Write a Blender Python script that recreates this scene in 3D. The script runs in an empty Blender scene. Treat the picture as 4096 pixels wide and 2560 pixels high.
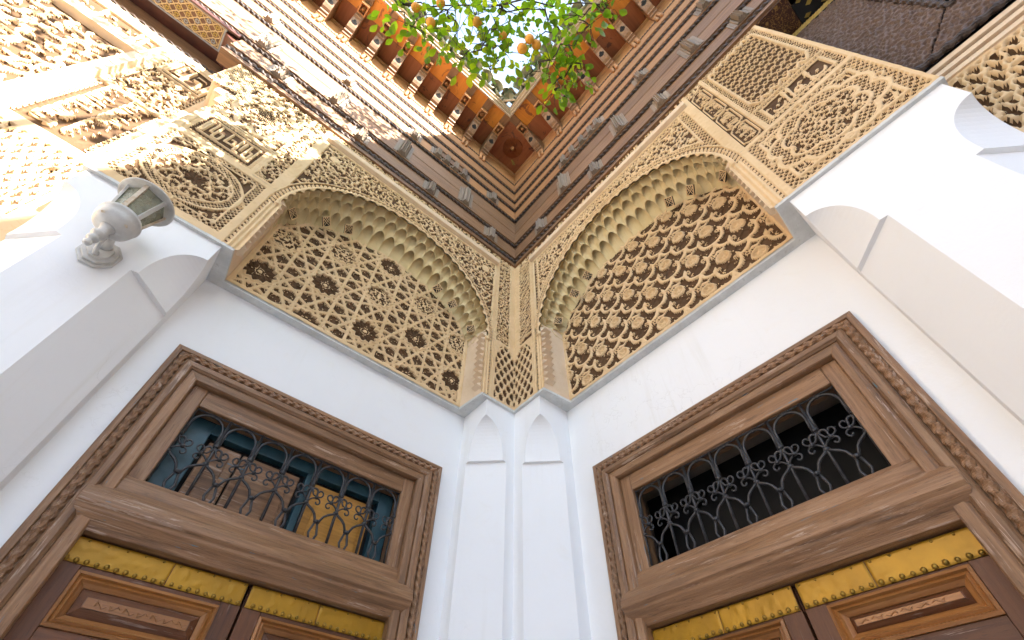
import bpy, bmesh, math, random
import numpy as np
from mathutils import Vector, Matrix

random.seed(7)
RNG = np.random.default_rng(11)
scene = bpy.context.scene
COL = scene.collection

# ------------------------------------------------------------------ camera
CAM = Vector((1.9344, 2.2931, 1.6))
PITCH, YAW, ROLL = 0.86886, 0.68509, 0.019485
fh = Vector((-math.sin(YAW), -math.cos(YAW), 0)); upv = Vector((0, 0, 1))
fwd = math.cos(PITCH) * fh + math.sin(PITCH) * upv
cup = -math.sin(PITCH) * fh + math.cos(PITCH) * upv
rgt = fwd.cross(cup)
cr, sr = math.cos(ROLL), math.sin(ROLL)
rgt, cup = cr * rgt + sr * cup, -sr * rgt + cr * cup
cd = bpy.data.cameras.new("camera")
cd.sensor_fit = 'HORIZONTAL'; cd.sensor_width = 36.0
cd.lens = 1826.0 / 4096 * 36.0
cd.shift_x = 7.2 / 4096; cd.shift_y = 100.26 / 4096
cd.clip_start = 0.02; cd.clip_end = 3000
cam = bpy.data.objects.new("camera", cd); COL.objects.link(cam)
cam.matrix_world = Matrix(((rgt.x, cup.x, -fwd.x, CAM.x), (rgt.y, cup.y, -fwd.y, CAM.y), (rgt.z, cup.z, -fwd.z, CAM.z), (0, 0, 0, 1)))
scene.camera = cam

# ------------------------------------------------------------------ sky, sun, exposure
SUN = Vector((-0.214, 0.856, 0.4706)).normalized()
world = bpy.data.worlds.new("World"); scene.world = world; world.use_nodes = True
wn = world.node_tree.nodes; wl = world.node_tree.links
bg = wn["Background"]; sky = wn.new("ShaderNodeTexSky")
sky.sky_type = 'NISHITA'; sky.sun_disc = False
sky.sun_elevation = math.asin(SUN.z)
sky.sun_rotation = math.atan2(SUN.x, SUN.y)
sky.air_density = 1.0; sky.dust_density = 0.5; sky.ozone_density = 0.3
shs = wn.new('ShaderNodeHueSaturation'); shs.inputs['Saturation'].default_value = 0.78
wl.new(sky.outputs[0], shs.inputs['Color']); wl.new(shs.outputs[0], bg.inputs[0]); bg.inputs[1].default_value = 0.15
sd = bpy.data.lights.new("sun", 'SUN'); sd.energy = 5.0; sd.angle = math.radians(0.53); sd.color = (1.0, 0.95, 0.88)
so = bpy.data.objects.new("sun", sd); COL.objects.link(so)
so.rotation_euler = SUN.to_track_quat('Z', 'Y').to_euler(); so.location = (3, 3, 30)
scene.view_settings.view_transform = 'Standard'; scene.view_settings.look = 'None'
scene.view_settings.exposure = 2.9; scene.view_settings.gamma = 1.0
scene.view_settings.use_curve_mapping = False
scene.render.engine = 'CYCLES'
scene.cycles.max_bounces = 10; scene.cycles.diffuse_bounces = 6
scene.cycles.use_denoising = True

# ------------------------------------------------------------------ materials
def nmat(name):
    m = bpy.data.materials.new(name); m.use_nodes = True
    nt = m.node_tree; b = nt.nodes["Principled BSDF"]
    return m, nt, b
def N(nt, t, **kw):
    n = nt.nodes.new(t)
    for k, v in kw.items(): setattr(n, k, v)
    return n
def ramp(nt, fac, stops):
    r = N(nt, "ShaderNodeValToRGB")
    el = r.color_ramp.elements
    while len(el) < len(stops): el.new(0.5)
    for e, (p, c) in zip(el, stops): e.position = p; e.color = (*c, 1)
    nt.links.new(fac, r.inputs[0]); return r.outputs[0]
def coords(nt, scale):
    g = N(nt, "ShaderNodeNewGeometry"); mp = N(nt, "ShaderNodeMapping")
    mp.inputs['Scale'].default_value = scale
    nt.links.new(g.outputs['Position'], mp.inputs[0]); return mp.outputs[0]
def noise(nt, vec, s, detail=4, rough=0.55, dist=0.0):
    n = N(nt, "ShaderNodeTexNoise"); n.inputs['Scale'].default_value = s; n.inputs['Detail'].default_value = detail
    n.inputs['Roughness'].default_value = rough; n.inputs['Distortion'].default_value = dist
    nt.links.new(vec, n.inputs['Vector']); return n.outputs['Fac']
def mix(nt, fac, a, b, mode='MIX'):
    m = N(nt, "ShaderNodeMix", data_type='RGBA', blend_type=mode)
    if isinstance(fac, (int, float)): m.inputs[0].default_value = fac
    else: nt.links.new(fac, m.inputs[0])
    for sock, v in ((m.inputs[6], a), (m.inputs[7], b)):
        if isinstance(v, tuple): sock.default_value = (*v, 1)
        else: nt.links.new(v, sock)
    return m.outputs[2]
def bump(nt, b, h, strength, dist=0.01):
    bp = N(nt, "ShaderNodeBump"); bp.inputs['Strength'].default_value = strength; bp.inputs['Distance'].default_value = dist
    nt.links.new(h, bp.inputs['Height']); nt.links.new(bp.outputs[0], b.inputs['Normal'])

def mat_plaster(name, c0, c1, c2, sc=2.0, rough=0.85, bs=0.25):
    m, nt, b = nmat(name); v = coords(nt, (1, 1, 1))
    n1 = noise(nt, v, sc, 6, 0.6); n2 = noise(nt, v, 45, 5, 0.65); n3 = noise(nt, v, sc * 4.3, 5, 0.7, 0.6)
    c = ramp(nt, n1, [(0.3, c0), (0.7, c1)])
    f = ramp(nt, n3, [(0.58, (0, 0, 0)), (0.72, (1, 1, 1))])
    c = mix(nt, f, c, mix(nt, 0.55, c, c2))
    if name.startswith('white'):
        st = coords(nt, (7, 7, .45)); sn = noise(nt, st, 1.6, 5, 0.6, 0.3); sm = noise(nt, v, 0.9, 3, 0.5)
        f2 = mix(nt, 1.0, ramp(nt, sn, [(0.55, (0, 0, 0)), (0.75, (1, 1, 1))]), ramp(nt, sm, [(0.45, (0, 0, 0)), (0.65, (0.55,) * 3)]), 'MULTIPLY')
        c = mix(nt, f2, c, (0.72, 0.70, 0.65))
        vo = N(nt, "ShaderNodeTexVoronoi", feature='DISTANCE_TO_EDGE'); vo.inputs['Scale'].default_value = 1.1
        wv = N(nt, "ShaderNodeVectorMath", operation='ADD'); nz = N(nt, "ShaderNodeTexNoise"); nz.inputs['Scale'].default_value = 5; nz.inputs['Detail'].default_value = 6
        nt.links.new(v, nz.inputs['Vector']); nt.links.new(v, wv.inputs[0]); nt.links.new(nz.outputs['Color'], wv.inputs[1]); nt.links.new(wv.outputs[0], vo.inputs['Vector'])
        ck = mix(nt, 1.0, ramp(nt, vo.outputs['Distance'], [(0.0, (1, 1, 1)), (0.006, (0, 0, 0))]), ramp(nt, sm, [(0.54, (0, 0, 0)), (0.64, (0.28,) * 3)]), 'MULTIPLY')
        c = mix(nt, ck, c, (0.5, 0.48, 0.45))
        big = noise(nt, v, 6.5, 4, 0.55); ad = N(nt, "ShaderNodeMath", operation='MULTIPLY_ADD'); nt.links.new(big, ad.inputs[0]); ad.inputs[1].default_value = 2.2; nt.links.new(n2, ad.inputs[2]); n2 = ad.outputs[0]
    nt.links.new(c, b.inputs['Base Color']); b.inputs['Roughness'].default_value = rough
    b.inputs['Specular IOR Level'].default_value = 0.25
    bump(nt, b, n2, bs, 0.006); return m
def mat_wood(name, axis, cols, gs=26, rough=0.6, bs=0.35, chips=None, paint=None):
    m, nt, b = nmat(name)
    s = [9.0, 9.0, 9.0]; s['xyz'.index(axis)] = 0.55
    v = coords(nt, tuple(s)); v2 = coords(nt, (1, 1, 1))
    g = noise(nt, v, gs / 6, 7, 0.65, 0.8); w = noise(nt, v2, 1.7, 4, 0.6); f = noise(nt, v, gs, 4, 0.7)
    c = ramp(nt, g, [(0.28, cols[0]), (0.52, cols[1]), (0.76, cols[2])])
    c = mix(nt, ramp(nt, w, [(0.35, (0, 0, 0)), (0.7, (0.75,) * 3)]), c, mix(nt, 0.5, c, cols[3]))
    oi = N(nt, "ShaderNodeObjectInfo")
    hs = N(nt, "ShaderNodeHueSaturation"); nt.links.new(c, hs.inputs['Color'])
    mr = N(nt, "ShaderNodeMapRange"); nt.links.new(oi.outputs['Random'], mr.inputs[0]); mr.inputs[3].default_value = 0.82; mr.inputs[4].default_value = 1.16
    nt.links.new(mr.outputs[0], hs.inputs['Value']); c = hs.outputs[0]
    crack = ramp(nt, f, [(0.33, (1, 1, 1)), (0.39, (0, 0, 0))])
    c = mix(nt, crack, c, mix(nt, 0.6, c, (0.015, 0.008, 0.005)))
    if chips:
        k = noise(nt, v, gs / 4.5, 6, 0.75, 0.4); k2 = noise(nt, v2, 3.1, 3, 0.6)
        ff = ramp(nt, k, [(0.57, (0, 0, 0)), (0.60, (1, 1, 1))]); gg = ramp(nt, k2, [(0.5, (0, 0, 0)), (0.56, (1, 1, 1))])
        mm = mix(nt, 1.0, ff, gg, 'MULTIPLY'); c = mix(nt, mm, c, chips)
        if paint:
            k3 = noise(nt, v, gs / 3.2, 5, 0.7, 0.3); k4 = noise(nt, v2, 5.3, 3, 0.6)
            f3 = ramp(nt, k3, [(0.64, (0, 0, 0)), (0.66, (1, 1, 1))]); f4 = ramp(nt, k4, [(0.55, (0, 0, 0)), (0.58, (1, 1, 1))])
            c = mix(nt, mix(nt, 1.0, f3, f4, 'MULTIPLY'), c, paint)
    nt.links.new(c, b.inputs['Base Color']); b.inputs['Roughness'].default_value = rough
    bump(nt, b, f, bs, 0.004); return m
def mat_simple(name, c0, c1, sc=12, rough=0.6, metal=0.0, bs=0.1, spec=0.5):
    m, nt, b = nmat(name); v = coords(nt, (1, 1, 1)); n = noise(nt, v, sc, 5, 0.65)
    nt.links.new(ramp(nt, n, [(0.32, c0), (0.68, c1)]), b.inputs['Base Color'])
    b.inputs['Roughness'].default_value = rough; b.inputs['Metallic'].default_value = metal
    b.inputs['Specular IOR Level'].default_value = spec
    bump(nt, b, noise(nt, v, sc * 7, 4, 0.6), bs, 0.004); return m

M = {}
M['white'] = mat_plaster('white limewash', (0.80, 0.80, 0.80), (0.83, 0.83, 0.83), (0.79, 0.775, 0.75), 1.3, 0.9, 0.16)
M['ledge'] = mat_plaster('grey plaster edge', (0.52, 0.52, 0.50), (0.66, 0.66, 0.64), (0.30, 0.28, 0.25), 9, 0.9, 0.6)
M['ground'] = mat_plaster('umber recess plaster', (0.085, 0.046, 0.022), (0.12, 0.066, 0.032), (0.15, 0.09, 0.05), 3, 0.9, 0.3)  # dark brown for recess floors and the lower sides of the carving
M['stucco'] = mat_plaster('carved stucco', (0.66, 0.46, 0.245), (0.73, 0.535, 0.315), (0.57, 0.36, 0.16), 2.5, 0.85, 0.2)
M['stucco_pink'] = mat_plaster('smooth stucco', (0.66, 0.49, 0.32), (0.74, 0.58, 0.41), (0.60, 0.40, 0.25), 5, 0.85, 0.3)
M['stucco_muq'] = mat_plaster('honeycomb stucco', (0.60, 0.46, 0.23), (0.68, 0.55, 0.32), (0.50, 0.40, 0.24), 4, 0.85, 0.25)
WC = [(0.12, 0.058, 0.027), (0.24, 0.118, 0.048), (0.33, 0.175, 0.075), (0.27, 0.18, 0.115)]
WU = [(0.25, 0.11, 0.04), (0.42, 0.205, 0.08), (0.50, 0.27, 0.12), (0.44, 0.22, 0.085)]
for ax in 'xyz':
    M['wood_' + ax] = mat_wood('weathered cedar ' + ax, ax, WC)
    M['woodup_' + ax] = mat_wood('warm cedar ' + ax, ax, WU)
    M['door_' + ax] = mat_wood('brown door paint ' + ax, ax, [(0.10, 0.047, 0.020), (0.26, 0.135, 0.063), (0.39, 0.23, 0.125), (0.24, 0.122, 0.055)], 22, 0.40, 0.8, (0.42, 0.29, 0.21), (0.05, 0.19, 0.27))
    M['leafwood_' + ax] = mat_wood('dark red door wood ' + ax, ax, [(0.055, 0.017, 0.005), (0.11, 0.036, 0.010), (0.16, 0.058, 0.017), (0.13, 0.05, 0.017)], 24, 0.5, 0.5, (0.24, 0.16, 0.12))
    M['honey_' + ax] = mat_wood('honey door wood ' + ax, ax, [(0.20, 0.075, 0.018), (0.30, 0.12, 0.028), (0.38, 0.17, 0.05), (0.22, 0.09, 0.03)], 24, 0.35, 0.3)
    M['rope_' + ax] = mat_wood('shade darkened rope ' + ax, ax, [(0.022, 0.012, 0.007), (0.05, 0.027, 0.015), (0.085, 0.048, 0.028), (0.06, 0.04, 0.03)], 26, 0.6)  # wood darkened so its colour holds the shade under the overhanging courses
M['soffit_orange'] = None
def mat_soffit(name, ax, cols, dirt):
    m, nt, b = nmat(name); s = [8.0] * 3; s['xyz'.index(ax)] = 0.6
    v = coords(nt, tuple(s)); v2 = coords(nt, (1, 1, 1))
    g = noise(nt, v, 3, 6, 0.6, 0.5); d = noise(nt, v2, 4.2, 6, 0.72, 0.9)
    c = ramp(nt, g, [(0.3, cols[0]), (0.7, cols[1])])
    c = mix(nt, ramp(nt, d, [(0.585, (0, 0, 0)), (0.62, (0.85,) * 3)]), c, dirt)
    nt.links.new(c, b.inputs['Base Color']); b.inputs['Roughness'].default_value = 0.5
    bump(nt, b, g, 0.3, 0.004); return m
for ax in 'xy':
    M['sofo_' + ax] = mat_soffit('orange soffit board ' + ax, ax, ((0.58, 0.19, 0.018), (0.70, 0.28, 0.03)), (0.20, 0.06, 0.02))
    M['sofi_' + ax] = mat_soffit('red brown soffit board ' + ax, ax, ((0.26, 0.075, 0.022), (0.38, 0.12, 0.04)), (0.10, 0.035, 0.02))
M['blockwood'] = mat_wood('bleached block wood', 'z', [(0.15, 0.105, 0.07), (0.28, 0.205, 0.14), (0.38, 0.29, 0.21), (0.25, 0.21, 0.18)])
M['palewood_x'] = mat_wood('pale fascia wood x', 'x', [(0.34, 0.24, 0.14), (0.52, 0.40, 0.27), (0.62, 0.50, 0.36), (0.50, 0.40, 0.28)])
M['palewood_y'] = mat_wood('pale fascia wood y', 'y', [(0.34, 0.24, 0.14), (0.52, 0.40, 0.27), (0.62, 0.50, 0.36), (0.50, 0.40, 0.28)])
M['amber'] = mat_wood('amber shutter wood', 'x', [(0.34, 0.15, 0.02), (0.52, 0.25, 0.04), (0.62, 0.32, 0.07), (0.45, 0.22, 0.04)])
M['brass'] = mat_simple('yellow brass sheet', (0.30, 0.155, 0.008), (0.44, 0.235, 0.012), 3, 0.45, 0.35, 0.35)
M['stud'] = mat_simple('tarnished brass stud', (0.20, 0.12, 0.02), (0.34, 0.20, 0.03), 20, 0.35, 0.7, 0.2)
M['iron'] = mat_simple('black iron', (0.022, 0.021, 0.023), (0.06, 0.057, 0.058), 30, 0.38, 0.3, 0.3)
M['dark'] = mat_simple('dark interior', (0.012, 0.011, 0.010), (0.02, 0.018, 0.016), 3, 0.9)
M['masonry'] = mat_simple('masonry', (0.40, 0.32, 0.25), (0.48, 0.40, 0.32), 3, 0.9)
M['roof'] = mat_simple('roof slab', (0.30, 0.26, 0.22), (0.36, 0.32, 0.28), 3, 0.9)
M['glazed'] = mat_simple('worn green glaze', (0.10, 0.17, 0.10), (0.42, 0.36, 0.24), 9, 0.3, 0.0, 0.2)
M['lamp'] = mat_simple('chipped white lamp paint', (0.46, 0.44, 0.40), (0.66, 0.65, 0.62), 9, 0.42, 0.0, 0.15)
M['rust'] = mat_simple('rusty lamp rib', (0.36, 0.23, 0.12), (0.66, 0.60, 0.48), 16, 0.6, 0.0, 0.3)
M['bulb'] = mat_simple('milky bulb', (0.62, 0.60, 0.52), (0.68, 0.66, 0.58), 5, 0.25)
M['blue'] = mat_simple('old blue paint', (0.012, 0.045, 0.06), (0.025, 0.085, 0.11), 7, 0.5)
M['floor'] = mat_simple('courtyard marble', (0.50, 0.49, 0.47), (0.60, 0.59, 0.57), 2, 0.6)
M['orange'] = mat_simple('orange peel', (0.78, 0.30, 0.02), (0.85, 0.40, 0.04), 12, 0.45, 0.0, 0.2)
M['bark'] = mat_simple('twig bark', (0.06, 0.045, 0.03), (0.11, 0.085, 0.055), 25, 0.8)
M['redpaint'] = mat_simple('dark red paint', (0.055, 0.016, 0.009), (0.10, 0.028, 0.014), 10, 0.4)
def mat_glass():
    m, nt, b = nmat('dusty lamp glass')
    tr = N(nt, "ShaderNodeBsdfTransparent"); tr.inputs[0].default_value = (0.86, 0.86, 0.78, 1)
    mx = N(nt, "ShaderNodeMixShader"); v = coords(nt, (1, 1, 1))
    b.inputs['Base Color'].default_value = (0.42, 0.42, 0.33, 1); b.inputs['Roughness'].default_value = 0.12
    nt.links.new(ramp(nt, noise(nt, v, 22, 5), [(0.3, (0.28,) * 3), (0.7, (0.62,) * 3)]), mx.inputs[0])
    nt.links.new(tr.outputs[0], mx.inputs[1]); nt.links.new(b.outputs[0], mx.inputs[2])
    nt.links.new(mx.outputs[0], nt.nodes['Material Output'].inputs[0]); return m
M['glass'] = mat_glass()
def mat_leaf():
    m, nt, b = nmat('orange tree leaf'); oi = N(nt, "ShaderNodeObjectInfo")
    v = coords(nt, (1, 1, 1)); n = noise(nt, v, 6, 2)
    ad = N(nt, "ShaderNodeMath", operation='ADD'); nt.links.new(oi.outputs['Random'], ad.inputs[0]); nt.links.new(n, ad.inputs[1])
    hf = N(nt, "ShaderNodeMath", operation='MULTIPLY'); nt.links.new(ad.outputs[0], hf.inputs[0]); hf.inputs[1].default_value = 0.5
    c = ramp(nt, hf.outputs[0], [(0.25, (0.075, 0.17, 0.012)), (0.5, (0.15, 0.28, 0.015)), (0.8, (0.30, 0.38, 0.02))])
    nt.links.new(c, b.inputs['Base Color']); b.inputs['Roughness'].default_value = 0.38
    t = N(nt, "ShaderNodeBsdfTranslucent"); nt.links.new(mix(nt, 1.0, c, (2.9, 2.5, 1.2), 'MULTIPLY'), t.inputs[0])
    mx = N(nt, "ShaderNodeMixShader"); mx.inputs[0].default_value = 0.6
    nt.links.new(b.outputs[0], mx.inputs[1]); nt.links.new(t.outputs[0], mx.inputs[2])
    nt.links.new(mx.outputs[0], nt.nodes['Material Output'].inputs[0]); return m
M['leaf'] = mat_leaf()
def mat_floral(name, base, fg, sc):
    m, nt, b = nmat(name); v = coords(nt, (1, 1, 1))
    vo = N(nt, "ShaderNodeTexVoronoi", feature='F1'); vo.inputs['Scale'].default_value = sc; nt.links.new(v, vo.inputs['Vector'])
    n = noise(nt, v, sc * 1.4, 3, 0.5, 2.0)
    f1 = ramp(nt, vo.outputs['Distance'], [(0.16, (1, 1, 1)), (0.22, (0, 0, 0))])
    f2 = ramp(nt, n, [(0.49, (0, 0, 0)), (0.505, (1, 1, 1)), (0.53, (1, 1, 1)), (0.545, (0, 0, 0))])
    c = mix(nt, f2, base, fg); c = mix(nt, f1, c, fg)
    nt.links.new(c, b.inputs['Base Color']); b.inputs['Roughness'].default_value = 0.45; return m
M['floral'] = mat_floral('dark floral paint', (0.05, 0.015, 0.008), (0.30, 0.16, 0.04), 14)
M['cream'] = mat_simple('cream paint', (0.55, 0.40, 0.20), (0.62, 0.48, 0.27), 20, 0.5)
M['greypaint'] = mat_simple('grey blue paint', (0.22, 0.24, 0.27), (0.30, 0.32, 0.36), 20, 0.5)
M['umber'] = mat_simple('umber paint', (0.075, 0.024, 0.007), (0.13, 0.045, 0.012), 14, 0.45)
M['olive'] = mat_simple('olive gold paint', (0.30, 0.20, 0.04), (0.40, 0.27, 0.05), 18, 0.45)
M['wooddark'] = mat_plaster('carved dark cedar', (0.11, 0.066, 0.045), (0.16, 0.10, 0.07), (0.09, 0.05, 0.03), 5, 0.55, 0.5)

# ------------------------------------------------------------------ helpers
WMAT = {}
def link(o, parent=None, local=None):
    COL.objects.link(o)
    base = WMAT[parent.name] if parent is not None else Matrix.Identity(4)
    if parent is not None:
        o.parent = parent
    if local is None: local = Matrix.Identity(4)
    if parent is not None:
        o.matrix_parent_inverse = base.inverted()
    o.matrix_basis = local
    WMAT[o.name] = local.copy()
    return o
def thing(name, label, cat, loc, group=None, kind=None):
    o = bpy.data.objects.new(name, None); o.empty_display_size = 0.1
    o['label'] = label; o['category'] = cat; o['kind'] = kind or 'thing'
    if group: o['group'] = group
    link(o, None, Matrix.Translation(Vector(loc))); return o
def S(side, u, w, z):
    return (u, w, z) if side == 'L' else (w, u, z)
AX = {'L': 'x', 'R': 'y'}
class MB:
    def __init__(self, side='L'): self.v = []; self.f = []; self.side = side
    def add(self, vs, fs):
        n = len(self.v); self.v += [tuple(p) for p in vs]; self.f += [tuple(i + n for i in f) for f in fs]
    def box(self, u0, u1, w0, w1, z0, z1):
        self.add([(u0, w0, z0), (u1, w0, z0), (u1, w1, z0), (u0, w1, z0), (u0, w0, z1), (u1, w0, z1), (u1, w1, z1), (u0, w1, z1)],
                 [(0, 3, 2, 1), (4, 5, 6, 7), (0, 1, 5, 4), (1, 2, 6, 5), (2, 3, 7, 6), (3, 0, 4, 7)])
    def prism(self, prof, fn, n):
        """sweep closed profile list through n stations; fn(i,p)->point"""
        k = len(prof); b = len(self.v)
        for i in range(n):
            for p in prof: self.v.append(tuple(fn(i, p)))
        for i in range(n - 1):
            for j in range(k):
                a = b + i * k + j; c = b + i * k + (j + 1) % k
                self.f.append((a, c, c + k, a + k))
        self.f.append(tuple(b + j for j in range(k))[::-1]); self.f.append(tuple(b + (n - 1) * k + j for j in range(k)))
    def extr(self, poly, axis, a, b):
        """extrude polygon given in the two other coords along axis 'u','w','z'"""
        def mk(p, t): return {'u': (t, p[0], p[1]), 'w': (p[0], t, p[1]), 'z': (p[0], p[1], t)}[axis]
        self.prism(poly, lambda i, p: mk(p, (a, b)[i]), 2)
    def tube(self, pts, r, sides=8, closed=False):
        pts = [Vector(p) for p in pts]; n = len(pts); rr = r if hasattr(r, '__len__') else [r] * n
        b = len(self.v); prev = None
        for i, p in enumerate(pts):
            if closed: t = pts[(i + 1) % n] - pts[i - 1]
            else: t = pts[min(i + 1, n - 1)] - pts[max(i - 1, 0)]
            t.normalize()
            if prev is None: a = t.orthogonal().normalized()
            else:
                a = (prev - t * prev.dot(t))
                a = a.normalized() if a.length > 1e-6 else t.orthogonal().normalized()
            prev = a; c = t.cross(a)
            for j in range(sides):
                q = 2 * math.pi * j / sides
                self.v.append(tuple(p + rr[i] * (math.cos(q) * a + math.sin(q) * c)))
        for i in range(n if closed else n - 1):
            i2 = (i + 1) % n
            for j in range(sides):
                j2 = (j + 1) % sides
                self.f.append((b + i * sides + j, b + i * sides + j2, b + i2 * sides + j2, b + i2 * sides + j))
        if not closed:
            self.f.append(tuple(b + j for j in range(sides))[::-1]); self.f.append(tuple(b + (n - 1) * sides + j for j in range(sides)))
    def lathe(self, prof, c, n=20, axis=None):
        """prof [(r,h)] about vertical (or given Matrix) at c"""
        b = len(self.v); mtx = axis or Matrix.Identity(3); c = Vector(c)
        for r, h in prof:
            for j in range(n):
                q = 2 * math.pi * j / n
                self.v.append(tuple(c + mtx @ Vector((r * math.cos(q), r * math.sin(q), h))))
        for i in range(len(prof) - 1):
            for j in range(n):
                j2 = (j + 1) % n
                self.f.append((b + i * n + j, b + i * n + j2, b + (i + 1) * n + j2, b + (i + 1) * n + j))
        self.f.append(tuple(b + j for j in range(n))[::-1]); self.f.append(tuple(b + (len(prof) - 1) * n + j for j in range(n)))
    def rope(self, p0, p1, r, pitch, amp=0.28, sides=10, per=6, hand=1):
        p0, p1 = Vector(p0), Vector(p1); L = (p1 - p0).length; n = max(4, int(L / pitch * per)); t = (p1 - p0) / L
        a = t.orthogonal().normalized(); c = t.cross(a); b = len(self.v)
        for i in range(n + 1):
            s = L * i / n
            for j in range(sides):
                q = 2 * math.pi * j / sides
                rad = r * (1 + amp * math.cos(2 * q - hand * 2 * math.pi * s / pitch))
                self.v.append(tuple(p0 + t * s + rad * (math.cos(q) * a + math.sin(q) * c)))
        for i in range(n):
            for j in range(sides):
                j2 = (j + 1) % sides
                self.f.append((b + i * sides + j, b + i * sides + j2, b + (i + 1) * sides + j2, b + (i + 1) * sides + j))
        self.f.append(tuple(b + j for j in range(sides))[::-1]); self.f.append(tuple(b + n * sides + j for j in range(sides)))
    def mesh(self, name, smooth=False, fix=True):
        me = bpy.data.meshes.new(name)
        vs = [S(self.side, *p) for p in self.v] if self.side else self.v
        fs = [f[::-1] for f in self.f] if self.side == 'R' else self.f
        me.from_pydata(vs, [], fs)
        if fix:
            bm = bmesh.new(); bm.from_mesh(me); bmesh.ops.recalc_face_normals(bm, faces=bm.faces[:]); bm.to_mesh(me); bm.free()
        if smooth: me.polygons.foreach_set('use_smooth', [True] * len(me.polygons))
        me.update(); return me
    def build(self, name, m, parent=None, smooth=False, fix=True, bevel=0, label=None, kind=None):
        me = self.mesh(name, smooth, fix); me.materials.append(M[m] if isinstance(m, str) else m)
        o = bpy.data.objects.new(name, me); link(o, parent)
        if bevel:
            bv = o.modifiers.new('bevel', 'BEVEL'); bv.width = bevel; bv.segments = 2; bv.limit_method = 'ANGLE'; bv.angle_limit = math.radians(30)
        if label: o['label'] = label
        if kind: o['kind'] = kind
        return o
def inst(name, me, parent, mtx, label=None):
    o = bpy.data.objects.new(name, me); link(o, parent, mtx)
    if label: o['label'] = label
    return o
def gridmesh(name, P, keep, m, parent, label=None, smooth=False, flip=False, kind=None):
    """P (ny,nx,3) world points, keep (ny-1,nx-1) bool"""
    ny, nx, _ = P.shape
    idx = np.arange(ny * nx).reshape(ny, nx)
    q = np.stack([idx[:-1, :-1], idx[:-1, 1:], idx[1:, 1:], idx[1:, :-1]], -1)[keep]
    if flip: q = q[:, ::-1]
    used = np.unique(q); mp = np.zeros(ny * nx, np.int64); mp[used] = np.arange(len(used))
    q = mp[q]; vs = P.reshape(-1, 3)[used]
    me = bpy.data.meshes.new(name)
    me.vertices.add(len(vs)); me.vertices.foreach_set('co', vs.astype(np.float32).ravel())
    me.loops.add(q.size); me.loops.foreach_set('vertex_index', q.astype(np.int32).ravel())
    me.polygons.add(len(q)); me.polygons.foreach_set('loop_start', np.arange(0, q.size, 4, dtype=np.int32))
    me.polygons.foreach_set('loop_total', np.full(len(q), 4, np.int32))
    if smooth: me.polygons.foreach_set('use_smooth', np.ones(len(q), bool))
    me.update(calc_edges=True); me.validate()
    me.materials.append(M[m] if isinstance(m, str) else m)
    o = bpy.data.objects.new(name, me); link(o, parent)
    if label: o['label'] = label
    if kind: o['kind'] = kind
    return o

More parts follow.
